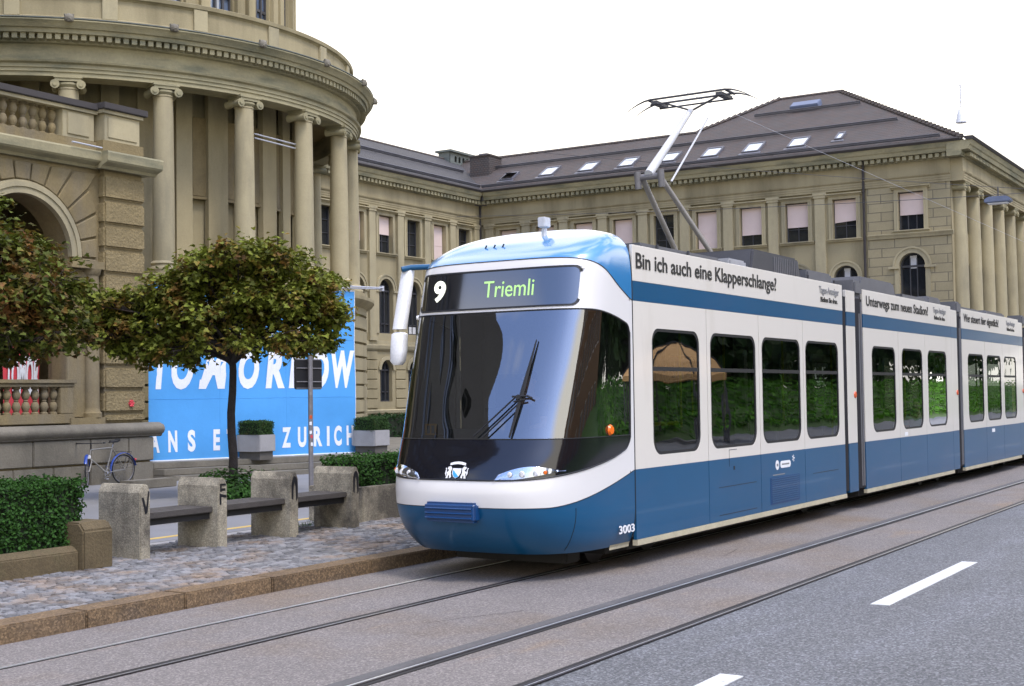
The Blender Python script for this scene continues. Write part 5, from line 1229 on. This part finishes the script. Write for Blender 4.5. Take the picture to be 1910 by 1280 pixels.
_h = hedge('hedge', 'loose bright green hedge in the concrete planter between bench and tram', 15.45, 18.2, 12.30, 13.1, .66, 1.10, 9000, .046, 'leaf_hedge', 42, rough=.05)
_h.location += Vector((.31, .24, -.03))
pl = thing('planter', 'plain concrete planter beyond the last bench pier', 'planter', (16.5, 12.6, .19))
obj('planter_wall', MB().box(15.30, 18.3, 12.15, 12.27, .17, .70).box(15.30, 18.3, 13.05, 13.2, .17, .70).box(15.30, 15.42, 12.27, 13.05, .17, .70), M['concrete'], pl, bevel=.012); obj('soil', MB().box(15.42, 18.3, 12.27, 13.05, .2, .66), M['soil'], pl); pl.location += Vector((.31, .24, -.035))
M['chassis_stone'] = pmat('dark_plinth_stone', (.10, .09, .075), .9, var=.2)
def box_planter(x0, y0, lx, ly, zt, label, hlabel, seed):
    t = thing('planter', label, 'planter', (x0+lx/2, y0+ly/2, .48))
    mb = MB(); th = .07; zb = zt-.42
    mb.box(x0, x0+lx, y0, y0+th, zb, zt); mb.box(x0, x0+lx, y0+ly-th, y0+ly, zb, zt); mb.box(x0, x0+th, y0+th, y0+ly-th, zb, zt); mb.box(x0+lx-th, x0+lx, y0+th, y0+ly-th, zb, zt); mb.box(x0+th, x0+lx-th, y0+th, y0+ly-th, zb, zt-.1)
    obj('planter_box', mb, M['concrete_grey'], t, bevel=.012); obj('plinth', MB().box(x0+.06, x0+lx-.04, y0+.06, y0+ly-.05, .46, zb-.002), M['chassis_stone'], t)
    hedge('shrub', hlabel, x0+.03, x0+lx-.02, y0+.05, y0+ly-.03, zt-.04, zt+.33, 5200, .035, 'leaf_box', seed, 'shrub', .025)
box_planter(24.95, 23.05, .58, .80, 1.09, 'square grey concrete planter standing before the letters ETH', 'flat clipped box shrub in the planter before the letters ETH', 51)
box_planter(28.28, 22.0, .64, .78, 1.11, 'square grey concrete planter at the right end of the blue banner', 'flat clipped box shrub at the right end of the blue banner', 52)
hedge('hedge', 'dark clipped hedge along the foot of the left wing behind the tram', 31.5, 46, 31.5, 33.2, .1, 1.25, 7000, .12, 'leaf_dark', 43, rough=.07)
def bush(name, label, cx, cy, cz, rx, ry, rz, n, size, mat, seed):
    mb = MB(); rnd = random.Random(seed); tw = MB()
    for i in range(n):
        d = Vector((rnd.gauss(0, 1), rnd.gauss(0, 1), abs(rnd.gauss(0, .9)))).normalized(); u = rnd.random()**.4
        k = 1+.18*math.sin(d.x*5+d.y*7+seed)
        add_leaf(mb, Vector((cx+d.x*rx*u*k, cy+d.y*ry*u*k, cz+d.z*rz*u*k)), d+Vector((rnd.gauss(0, .5), rnd.gauss(0, .5), .8)), size, rnd, 'oval', .1)
    for i in range(26):
        a = rnd.uniform(0, 6.28); r = rnd.uniform(.2, .9); tw.tube([(cx+rnd.gauss(0, .08), cy+rnd.gauss(0, .08), .1), (cx+math.cos(a)*rx*r, cy+math.sin(a)*ry*r, cz+rz*.6)], [.012, .005], 4)
    t = tag(obj(name, mb, M[mat]), label, 'shrub'); obj('stems', tw, M['twig'], t); return t
bush('shrub', 'low spreading shrub round the foot of the thin maple trunk', 18.75, 18.0, .16, 1.05, .7, .50, 3600, .075, 'leaf_hedge', 61)
# weeds in the joints
mb = MB(); gr = random.Random(4)
for (x, y, n, s) in ((14.7, 12.75, 50, .3), (15.3, 12.85, 40, .25), (25.4, 23.0, 60, .35), (24.0, 23.7, 60, .35), (27.0, 22.5, 40, .3)):
    for i in range(n):
        a = gr.uniform(0, 6.28); px, py = x+gr.gauss(0, s), y+gr.gauss(0, .08); h = gr.uniform(.04, .13); z0 = .155 if y < 13.2 else .2
        mb.add([(px-.006, py, z0), (px+.006, py, z0), (px+.05*math.cos(a), py+.05*math.sin(a), z0+h)], [(0, 1, 2)])
tag(obj('grass', mb, M['grass']), kind='stuff')

# ------------------------------------------------------------------ sign pole, low block, bicycle
t = thing('sign_post', 'thin grey post with a black signboard seen from behind and torn stickers', 'sign', (18.92, 16.22, .12))
obj('post', MB().tube([(18.92, 16.22, .1), (18.92, 16.22, 2.78)], .045, 12), M['galv'], t, smooth=50)
mb = MB(); mb.prism(rrect(18.57, 19.32, 2.16, 2.71, .05, 5), 16.28, 16.31, lambda x, z, d: (x, d, z)); o = obj('signboard', mb, M['panelback'], t)
mb = MB(); mb.tube([(18.62, 16.285, 2.71), (19.28, 16.285, 2.71)], .014, 6); mb.tube([(18.6, 16.275, 2.18), (19.3, 16.275, 2.18)], .010, 6); mb.tube([(18.6, 16.27, 2.55), (19.3, 16.27, 2.55)], .012, 6); mb.tube([(18.6, 16.27, 2.30), (19.3, 16.27, 2.30)], .012, 6); obj('board_rail', mb, M['galv'], o)
sr = random.Random(9)
for z, m_ in ((1.62, 'redlens'), (1.50, 'letter_white'), (1.34, 'letter_white'), (1.26, 'banner_red'), (2.05, 'letter_grey'), (1.12, 'letter_white')):
    mb = MB(); a0 = sr.uniform(-.9, .1)+math.pi*1.22
    mb.grid([[(18.92+.0465*math.cos(a0+k*.25), 16.22+.0465*math.sin(a0+k*.25), z+h+sr.uniform(-.006, .006)) for k in range(5)] for h in (0, .06)]); obj('sticker', mb, M[m_], t)
tag(obj('stone_block', MB().box(19.95, 21.25, 22.1, 22.5, .08, .27), M['stone_grey'], bevel=.015), 'low flat concrete block on the ground beside the bicycle', 'block')
def torus(mb, c, R_, r, ax, n=36, k=8, a0=0, a1=2*math.pi):
    ax = Vector(ax).normalized(); u = ax.cross(Vector((0, 0, 1))).normalized(); v = u.cross(ax)
    if v.z < 0: v = -v
    m = n if a1-a0 < 6.28 else n
    mb.tube([Vector(c)+(u*math.cos(a0+(a1-a0)*i/m)+v*math.sin(a0+(a1-a0)*i/m))*R_ for i in range(m+1)], r, k)
bk = thing('bicycle', 'silver bicycle with blue mudguards leaning on the stone plinth', 'bicycle', (20.8, 23.95, .08))
M['silver'] = pmat('silver_bike_paint', (.26, .25, .225), .35, var=.05, metal=.5); by_ = 23.95; rear = Vector((21.36, by_, .42)); bb = Vector((20.86, by_, .37)); st = Vector((21.06, by_+.03, .93)); hd1 = Vector((20.44, by_+.03, .90)); hd0 = Vector((20.40, by_+.02, .72)); fr = Vector((20.27, by_-.05, .42))
mb = MB(); 
for a, b, r in ((bb, st, .018), (st, hd1, .018), (bb, hd0, .020), (hd0, hd1, .022), (bb+Vector((0, .05, 0)), rear+Vector((0, .05, 0)), .010), (bb-Vector((0, .05, 0)), rear-Vector((0, .05, 0)), .010), (st, rear+Vector((0, .05, 0)), .009), (st, rear-Vector((0, .05, 0)), .009)): mb.tube([a, b], r, 8)
fa = Vector((-.72, -.69, 0)).normalized()   # front wheel turned towards the street
fx_ = Vector((fa.y, -fa.x, 0))
for s in (-1, 1): mb.tube([hd0, hd0+fx_*s*.05-Vector((0, 0, .05)), fr+fx_*s*.05], .011, 8)
obj('frame', mb, M['silver'], bk, smooth=50)
def wheel(c, ax, nm):
    mb = MB(); torus(mb, c, .325, .018, ax); w = obj('wheel', mb, M['rubber'], bk, smooth=60); mb = MB(); torus(mb, c, .30, .010, ax, k=6)
    axv = Vector(ax).normalized(); u = axv.cross(Vector((0, 0, 1))).normalized(); v = Vector((0, 0, 1))
    for k in range(18): a = 2*math.pi*k/18; mb.tube([Vector(c)+axv*.02*(1 if k % 2 else -1), Vector(c)+(u*math.cos(a)+v*math.sin(a))*.30], .0022, 4)
    mb.tube([Vector(c)-axv*.045, Vector(c)+axv*.045], .02, 8); obj('spokes', mb, M['galv'], w)
wheel(rear, (0, 1, 0), 'rear'); wheel(fr, tuple(fx_), 'front')
def guard(c, ax, a0, a1):
    axv = Vector(ax).normalized(); u = axv.cross(Vector((0, 0, 1))).normalized(); v = Vector((0, 0, 1)); rows = []
    for i in range(19):
        a = a0+(a1-a0)*i/18; d = u*math.cos(a)+v*math.sin(a); rows.append([Vector(c)+d*.372-axv*.035, Vector(c)+d*.385-axv*.018, Vector(c)+d*.388, Vector(c)+d*.385+axv*.018, Vector(c)+d*.372+axv*.035])
    mb = MB().grid(rows); obj('mudguard', mb, M['bluebike'], bk, smooth=50)
u_r = Vector((0, 1, 0)).cross(Vector((0, 0, 1)))
guard(rear, (0, 1, 0), R(10), R(190)); guard(fr, tuple(fx_), R(15), R(150))
mb = MB(); mb.tube([st, Vector((21.10, by_+.03, 1.04))], .013, 8); obj('seat_post', mb, M['chrome'], bk, smooth=50)
mb = MB(); mb.prism([(-.14, -.02), (-.10, .03), (.06, .035), (.14, .07), (.15, .02), (.05, -.02)], -.07, .07, lambda x, z, d: (21.10+x, by_+.03+d*(1.1 if x > 0 else .45), 1.06+z)); obj('saddle', mb, M['rubber'], bk, bevel=.012)
mb = MB(); mb.tube([hd1, Vector((20.46, by_+.03, 1.02)), Vector((20.41, by_+.02, 1.05))], .013, 8); hb = Vector((20.41, by_+.02, 1.05))
mb.tube([hb-fx_*.30+fa*-.15, hb-fx_*.26, hb-fx_*.10+fa*.04, hb+fx_*.10+fa*.04, hb+fx_*.26, hb+fx_*.30+fa*-.15], .012, 8); mb.tube([hb-fx_*.31+fa*-.20, hb-fx_*.29+fa*-.08], .018, 8); mb.tube([hb+fx_*.31+fa*-.20, hb+fx_*.29+fa*-.08], .018, 8); obj('handlebar', mb, M['rubber'], bk, smooth=50)
p = hd0+fa*.09+Vector((0, 0, .03)); obj('bicycle_lamp', MB().tube([p-fa*.05, p, p+fa*.02], [.02, .045, .045], 10), M['letter_white'], bk, smooth=50)
mb = MB().tube([bb-Vector((0, .06, 0)), bb+Vector((0, .06, 0))], .03, 8); mb.tube([bb-Vector((0, .07, 0)), bb+Vector((-.1, -.07, -.13))], .009, 6); mb.tube([bb+Vector((0, .07, 0)), bb+Vector((.1, .07, .13))], .009, 6)
mb.box(bb.x-.14, bb.x-.06, by_-.16, by_-.07, bb.z-.145, bb.z-.12); mb.box(bb.x+.06, bb.x+.14, by_+.07, by_+.16, bb.z+.12, bb.z+.145); torus(mb, bb-Vector((0, .055, 0)), .09, .006, (0, 1, 0), 20, 5); obj('crank', mb, M['chrome'], bk)
mb = MB(); 
for s in (-1, 1): mb.tube([(21.10, by_+.06*s, .84), (21.55, by_+.06*s, .82), (21.40, by_+.06*s, .44)], .007, 6)
mb.tube([(21.55, by_-.06, .82), (21.55, by_+.06, .82)], .007, 6); obj('carrier', mb, M['rubber'], bk)
obj('rear_light', MB().tube([(21.70, by_, .63), (21.74, by_, .63)], [.03, .022], 8), M['banner_red'], bk)

# ------------------------------------------------------------------ wires and lamps over the street
def wire(pts, r, m, label, cat='wire', group=None):
    return tag(obj('overhead_wire', MB().tube(pts, r, 5), M[m], smooth=60), label, cat, group)
def sag(a, b, s, n=24): a, b = Vector(a), Vector(b); return [a.lerp(b, i/n)-Vector((0, 0, 4*s*(i/n)*(1-i/n))) for i in range(n+1)]
wire([(-15, 8.12, 6.44), (150, 8.12, 6.44)], .0035, 'wirepale', 'contact wire running above the tram and touching its current collector')
wire(sag((-15, 5.36, 6.85), (120, 5.36, 6.85), 0, 4), .003, 'wirepale', 'pale contact wire over the empty second track')
wire(sag((44, -6, 8.0), (44, 30, 9.2), .35), .010, 'wire', 'level span wire that carries the grey hanging street lamp')
wire(sag((30, -6, 4.6), (30, 22, 9.2), .25), .006, 'wire', 'sloping thin span wire crossing behind the raised current collector')
wire(sag((27, -6, 8.6), (27, 13.0, 9.6), .2), .003, 'wirepale', 'pale span wire high in the white sky at right')
t = thing('hanging_lamp', 'flat blue grey street lamp hanging from the level span wire at right', 'lamp', (44, 9.16, 7.9))
mb = MB(); mb.prism([(8.78, 7.90), (9.54, 7.90), (9.58, 8.0), (9.44, 8.10), (8.88, 8.10), (8.74, 8.0)], 43.78, 44.22, lambda y, z, d: (d, y, z)); obj('lamp_housing', mb, M['lamphouse'], t, bevel=.03)
obj('lamp_glass', MB().box(43.84, 44.16, 8.86, 9.46, 7.87, 7.898), M['lampwhite'], t); obj('hanger', MB().tube([(44, 9.16, 8.1), (44, 9.16, 8.42)], .02, 6), M['wire'], t)
t = thing('hanging_lamp', 'pale bell shaped lamp hanging against the white sky at right', 'lamp', (27, 6.25, 7.4))
LX, LY, LZ = 27.0, 6.28, 7.28
mb = MB().lathe([(.02, .30), (.05, .27), (.085, .15), (.11, 0), (.10, -.005), (.0, .02)], LX, LY, 16, z=LZ); obj('lamp_shade', mb, M['lampblue'] if 'lampblue' in M else M['lampwhite'], t, smooth=50)
obj('hanger', MB().tube([(LX, LY, LZ+.28), (LX, LY, LZ+.75)], .014, 6).tube([(LX-.1, LY, LZ+.72), (LX+.1, LY, LZ+.78)], .012, 6), M['lampwhite'], t, smooth=50)

# ------------------------------------------------------------------ people inside the tram
def skin_mesh(name, verts, edges, radii, m, parent, levels=2, root=0):
    me = bpy.data.meshes.new(name); me.from_pydata(verts, edges, []); o = bpy.data.objects.new(name, me); COL.objects.link(o)
    o.modifiers.new('skin', 'SKIN'); o.modifiers.new('smooth', 'SUBSURF').levels = levels; o.modifiers['smooth'].render_levels = levels
    for i, r in enumerate(radii): d = me.skin_vertices[0].data[i]; d.radius = (r, r) if not isinstance(r, tuple) else r; d.use_root = (i == root)
    dg = bpy.context.evaluated_depsgraph_get(); ev = bpy.data.meshes.new_from_object(o.evaluated_get(dg)); bpy.data.objects.remove(o); bpy.data.meshes.remove(me)
    ev.name = name; ev.materials.clear(); ev.materials.append(m); ev.shade_smooth(); r_ = bpy.data.objects.new(name, ev); COL.objects.link(r_)
    if parent: r_.parent = parent; r_.matrix_parent_inverse = parent_world(parent).inverted()
    return r_
def person(loc, yaw, label, shirt, hair='hair', reach=.34):
    ca, sa = math.cos(yaw), math.sin(yaw); T_ = lambda p: (loc[0]+p[0]*ca-p[1]*sa, loc[1]+p[0]*sa+p[1]*ca, loc[2]+p[2])
    V = [(0, 0, 0), (-.02, 0, .18), (-.01, 0, .36), (0, 0, .50), (.01, 0, .58), (.025, 0, .66), (.03, 0, .74), (.02, 0, .82)]; Rr = [(.15, .12), (.14, .105), (.15, .11), (.12, .085), .055, (.075, .085), (.085, .10), (.06, .07)]
    E_ = [(i, i+1) for i in range(7)]; hands = []
    for s in (-1, 1):
        i = len(V); V += [(.0, s*.17, .49), (.04, s*.22, .24), (reach-.08, s*.17, .18), (reach, s*.155, .19), (reach+.05, s*.15, .185)]; Rr += [.062, .046, .033, (.038, .022), (.036, .018)]; E_ += [(3, i), (i, i+1), (i+1, i+2), (i+2, i+3), (i+3, i+4)]; hands.append(s)
        i = len(V); V += [(.04, s*.10, -.01), (.44, s*.11, .02), (.43, s*.11, -.38), (.55, s*.12, -.43)]; Rr += [.085, .06, .042, .04]; E_ += [(0, i), (i, i+1), (i+1, i+2), (i+2, i+3)]
    body = skin_mesh('person', [T_(p) for p in V], E_, Rr, M['skin'], None); tag(body, label, 'person')
    mb = MB()
    for s in hands:
        for k, (dy, l_) in enumerate(((-.028, .062), (-.009, .075), (.010, .07), (.028, .055))): y = s*.15+dy; mb.tube([T_((reach+.06, y, .185)), T_((reach+.06+l_*.55, y, .178)), T_((reach+.06+l_*.85, y, .150))], [.010, .009, .007], 6)
        mb.tube([T_((reach+.0, s*.15-s*.03, .185)), T_((reach+.03, s*.15-s*.062, .18)), T_((reach+.06, s*.15-s*.066, .172))], [.011, .010, .008], 6)
    obj('fingers', mb, M['skin'], body, smooth=60)
    mb = MB(); mb.tube([T_((.105, 0, .745)), T_((.135, 0, .715)), T_((.112, 0, .70))], [.010, .018, .010], 6)
    for s in (-1, 1): mb.tube([T_((.03, s*.082, .76)), T_((.02, s*.092, .735)), T_((.03, s*.082, .705))], [.008, .016, .010], 6)
    obj('face', mb, M['skin'], body, smooth=60)
    mb = MB(); mb.tube([T_((.108, -.028, .672)), T_((.118, 0, .670)), T_((.108, .028, .672))], .006, 5); obj('mouth', mb, M['redlens'], body)
    mb = MB()
    for s in (-1, 1): mb.tube([T_((.105, s*.034, .752)), T_((.116, s*.034, .752))], .009, 8)
    obj('eyes', mb, M['cloth_black'], body)
    skin_mesh('shirt', [T_(p) for p in [(0, 0, .02), (-.02, 0, .18), (-.01, 0, .36), (0, 0, .50), (.0, -.17, .49), (.03, -.215, .30), (.0, .17, .49), (.03, .215, .30)]], [(0,1),(1,2),(2,3),(3,4),(4,5),(3,6),(6,7)], [(.165, .135), (.155, .12), (.165, .125), (.13, .095), .075, .06, .075, .06], M[shirt], body)
    skin_mesh('trousers', [T_(p) for p in [(0, 0, 0), (.04, -.10, -.01), (.44, -.11, .02), (.43, -.11, -.32), (.04, .10, -.01), (.44, .11, .02), (.43, .11, -.32)]], [(0,1),(1,2),(2,3),(0,4),(4,5),(5,6)], [(.16, .13), .10, .072, .056, .10, .072, .056], M['cloth_navy'], body)
    skin_mesh('hair', [T_(p) for p in [(-.03, 0, .72), (-.02, 0, .80), (.03, 0, .855)]], [(0, 1), (1, 2)], [(.085, .09), (.095, .10), (.07, .075)], M[hair], body)
person((13.30, TY-.05, 1.42), math.pi, 'driver in a dark jacket sitting behind the wide windscreen', 'cloth_navy', reach=.42)
person((16.85, YN+.42, .95), math.pi, 'dark clothed passenger seated at the second side window', 'cloth_black')
person((27.15, YN+.42, .95), math.pi, 'passenger in a pale blue shirt seated in the second car', 'cloth_pale')

# ------------------------------------------------------------------ far side of the street (seen mirrored in the tram's glass)
struct('far_pavement', MB().box(-40, 200, -9.0, -4.2, -.05, .14), M['asphalt_far'])
struct('lawn', MB().grid([[(-60, -9, .13), (220, -9, .13)], [(-60, -10.2, .9), (220, -10.2, .9)], [(-60, -14, 2.3), (220, -14, 2.3)], [(-60, -60, 2.6), (220, -60, 2.6)]]), M['grass'])
def park_tree(x, y, h, r, seed, label):
    rnd = random.Random(seed); t = thing('park_tree', label, 'tree', (x, y, .1), 'trees across the street mirrored in the tram windows')
    obj('trunk', MB().tube([(x, y, .1), (x+.1, y, h*.35), (x, y+.1, h*.6)], [.3, .24, .16], 10), M['bark'], t, smooth=60); mb = MB()
    for k in range(34):
        d = Vector((rnd.gauss(0, 1), rnd.gauss(0, 1), rnd.gauss(0, 1))).normalized(); c = Vector((x, y, h*.52))+Vector((d.x*r, d.y*r, d.z*h*.40))*rnd.uniform(.4, .95); rr = r*.36
        for j in range(80 if seed < 100 else 420):
            e = Vector((rnd.gauss(0, 1), rnd.gauss(0, 1), rnd.gauss(0, 1))).normalized(); add_leaf(mb, c+e*rr*rnd.uniform(.5, 1.05), e+Vector((0, 0, .5)), .85 if seed < 100 else .55, rnd, 'oval', .3)
    obj('crown', mb, M['leaf_dark' if seed % 2 else 'leaf_box'], t)
for i, (x, y, h, r) in enumerate(((38, -20, 15, 5), (46, -19, 16, 5.5), (55, -19, 15, 5.5), (64, -19, 16, 6), (73, -20, 15, 6), (83, -19, 16, 6), (94, -20, 16, 6.5), (106, -19, 16, 7), (121, -20, 17, 7), (137, -20, 17, 8), (44, -30, 19, 8), (58, -31, 19, 8), (75, -32, 20, 9), (95, -32, 20, 10), (120, -32, 20, 10))): park_tree(x, y, h, r, 50+i, 'tall leafy tree across the street mirrored in the tram windows')
bk_ = MB(); rb_ = random.Random(77)
for i in range(9000):
    x = rb_.uniform(36, 135); t_ = rb_.random()**1.5; y = -9.3-t_*6; z = .5+1.9*min(1, t_*1.6)+rb_.gauss(0, .16)
    add_leaf(bk_, Vector((x, y, z)), Vector((rb_.gauss(0, .4), .5, 1)), .34, rb_, 'oval', -.2)
tag(obj('ground_cover', bk_, M['leaf_bank']), kind='stuff')
t = thing('reflection_block', 'added unseen dark building block that darkens one half of the windscreen reflection', 'building', (2, 30, 0))  # unseen block added so that the windscreen mirrors a dark half
hb_ = MB(); mQ = lambda a, z, d: (a, 24.6-d, z); hol = [[(-6.5+2.1*k-.5, z), (-6.5+2.1*k+.5, z), (-6.5+2.1*k+.5, z+2.4), (-6.5+2.1*k-.5, z+2.4)] for k in range(8) for z in (2, 6.5, 11, 15.5, 20)]
hb_.holed([(-7.5, 0), (9.8, 0), (9.8, 26), (-7.5, 26)], hol, .3, mQ); hb_.box(-7.5, 9.8, 24.95, 38, 0, 25.9); hb_.box(-7.8, 9.95, 24.2, 38.4, 26, 26.7); obj('house_wall', hb_, pmat('dark_reflection_wall', (.035, .031, .026), .9), t)  # near-black wall colour chosen for the dark reflection
for h in hol:
    f = MB(); x0, x1, z0, z1 = h[0][0], h[1][0], h[0][1], h[2][1]
    for a, b, c, e in ((x0, x1, z0, z0+.08), (x0, x1, z1-.08, z1), (x0, x0+.08, z0+.08, z1-.08), (x1-.08, x1, z0+.08, z1-.08), ((x0+x1)/2-.03, (x0+x1)/2+.03, z0+.08, z1-.08)): mbox(f, mQ, a, b, c, e, -.26, -.16)
    w_ = obj('window', f, M['wframe'], t); obj('pane', MB().add([mQ(x, z, -.24) for x, z in h], [(0, 1, 2, 3)]), M['wpane'], w_)
t = thing('townhouse', 'brown plastered townhouse across the street mirrored in the cab side glass', 'building', (24, -16, .14))
hb_ = MB(); mT = lambda a, z, d: (a, -13+d, z); hol = [[(14+2.6*k-.55, z), (14+2.6*k+.55, z), (14+2.6*k+.55, z+1.7), (14+2.6*k-.55, z+1.7)] for k in range(9) for z in (1.2, 4.3, 7.3)]
hb_.holed([(12, 0), (37, 0), (37, 10.5), (12, 10.5)], hol, .2, mT); hb_.box(12, 37, -22, -13.3, 0, 10.4); hb_.box(11.7, 37.3, -22.3, -12.7, 10.5, 10.8)
obj('house_wall', hb_, pmat('brown_plaster', (.16, .085, .04), .9), t)
mb = MB().add([(11.6, -12.6, 10.8), (37.4, -12.6, 10.8), (37.4, -22.4, 10.8), (11.6, -22.4, 10.8), (14.5, -17.5, 13.5), (34.5, -17.5, 13.5)], [(0, 1, 5, 4), (1, 2, 5), (2, 3, 4, 5), (3, 0, 4)]); obj('roof', mb, M['tiles'], t)
for h in hol:
    f = MB(); x0, x1, z0, z1 = h[0][0], h[1][0], h[0][1], h[2][1]
    for a, b, c, e in ((x0, x1, z0, z0+.08), (x0, x1, z1-.08, z1), (x0, x0+.08, z0+.08, z1-.08), (x1-.08, x1, z0+.08, z1-.08), ((x0+x1)/2-.03, (x0+x1)/2+.03, z0+.08, z1-.08)): mbox(f, mT, a, b, c, e, -.16, -.08)
    w_ = obj('window', f, M['sashwhite'], t); obj('pane', MB().add([mT(x, z, -.14) for x, z in h], [(0, 1, 2, 3)]), M['wpane'], w_)
t = thing('market_tent', 'orange canvas tent across the street mirrored in the first tram window', 'tent', (46.8, -8, .14))
mb = MB(); rows = []
for (r, z) in ((.15, 3.9), (.9, 3.6), (1.7, 3.2), (2.2, 2.75)): rows.append([(46.8+r*math.cos(2*math.pi*k/8), -8+r*math.sin(2*math.pi*k/8), z-(.12 if r > 2 and k % 2 else 0)) for k in range(9)])
rows.append([(46.8+2.2*math.cos(2*math.pi*k/8), -8+2.2*math.sin(2*math.pi*k/8), 2.45) for k in range(9)]); mb.grid(rows); obj('canopy', mb, M['tent'], t)
for k in range(8): obj('rib', MB().tube([Vector(rw[k])+Vector((0, 0, .02)) for rw in rows[:4]], .04, 5), M['chassis'], t)
for k in range(8): obj('pole', MB().tube([(46.8+2.1*math.cos(2*math.pi*k/8), -8+2.1*math.sin(2*math.pi*k/8), .14), (46.8+2.1*math.cos(2*math.pi*k/8), -8+2.1*math.sin(2*math.pi*k/8), 2.6)], .04, 6), M['galv'], t)
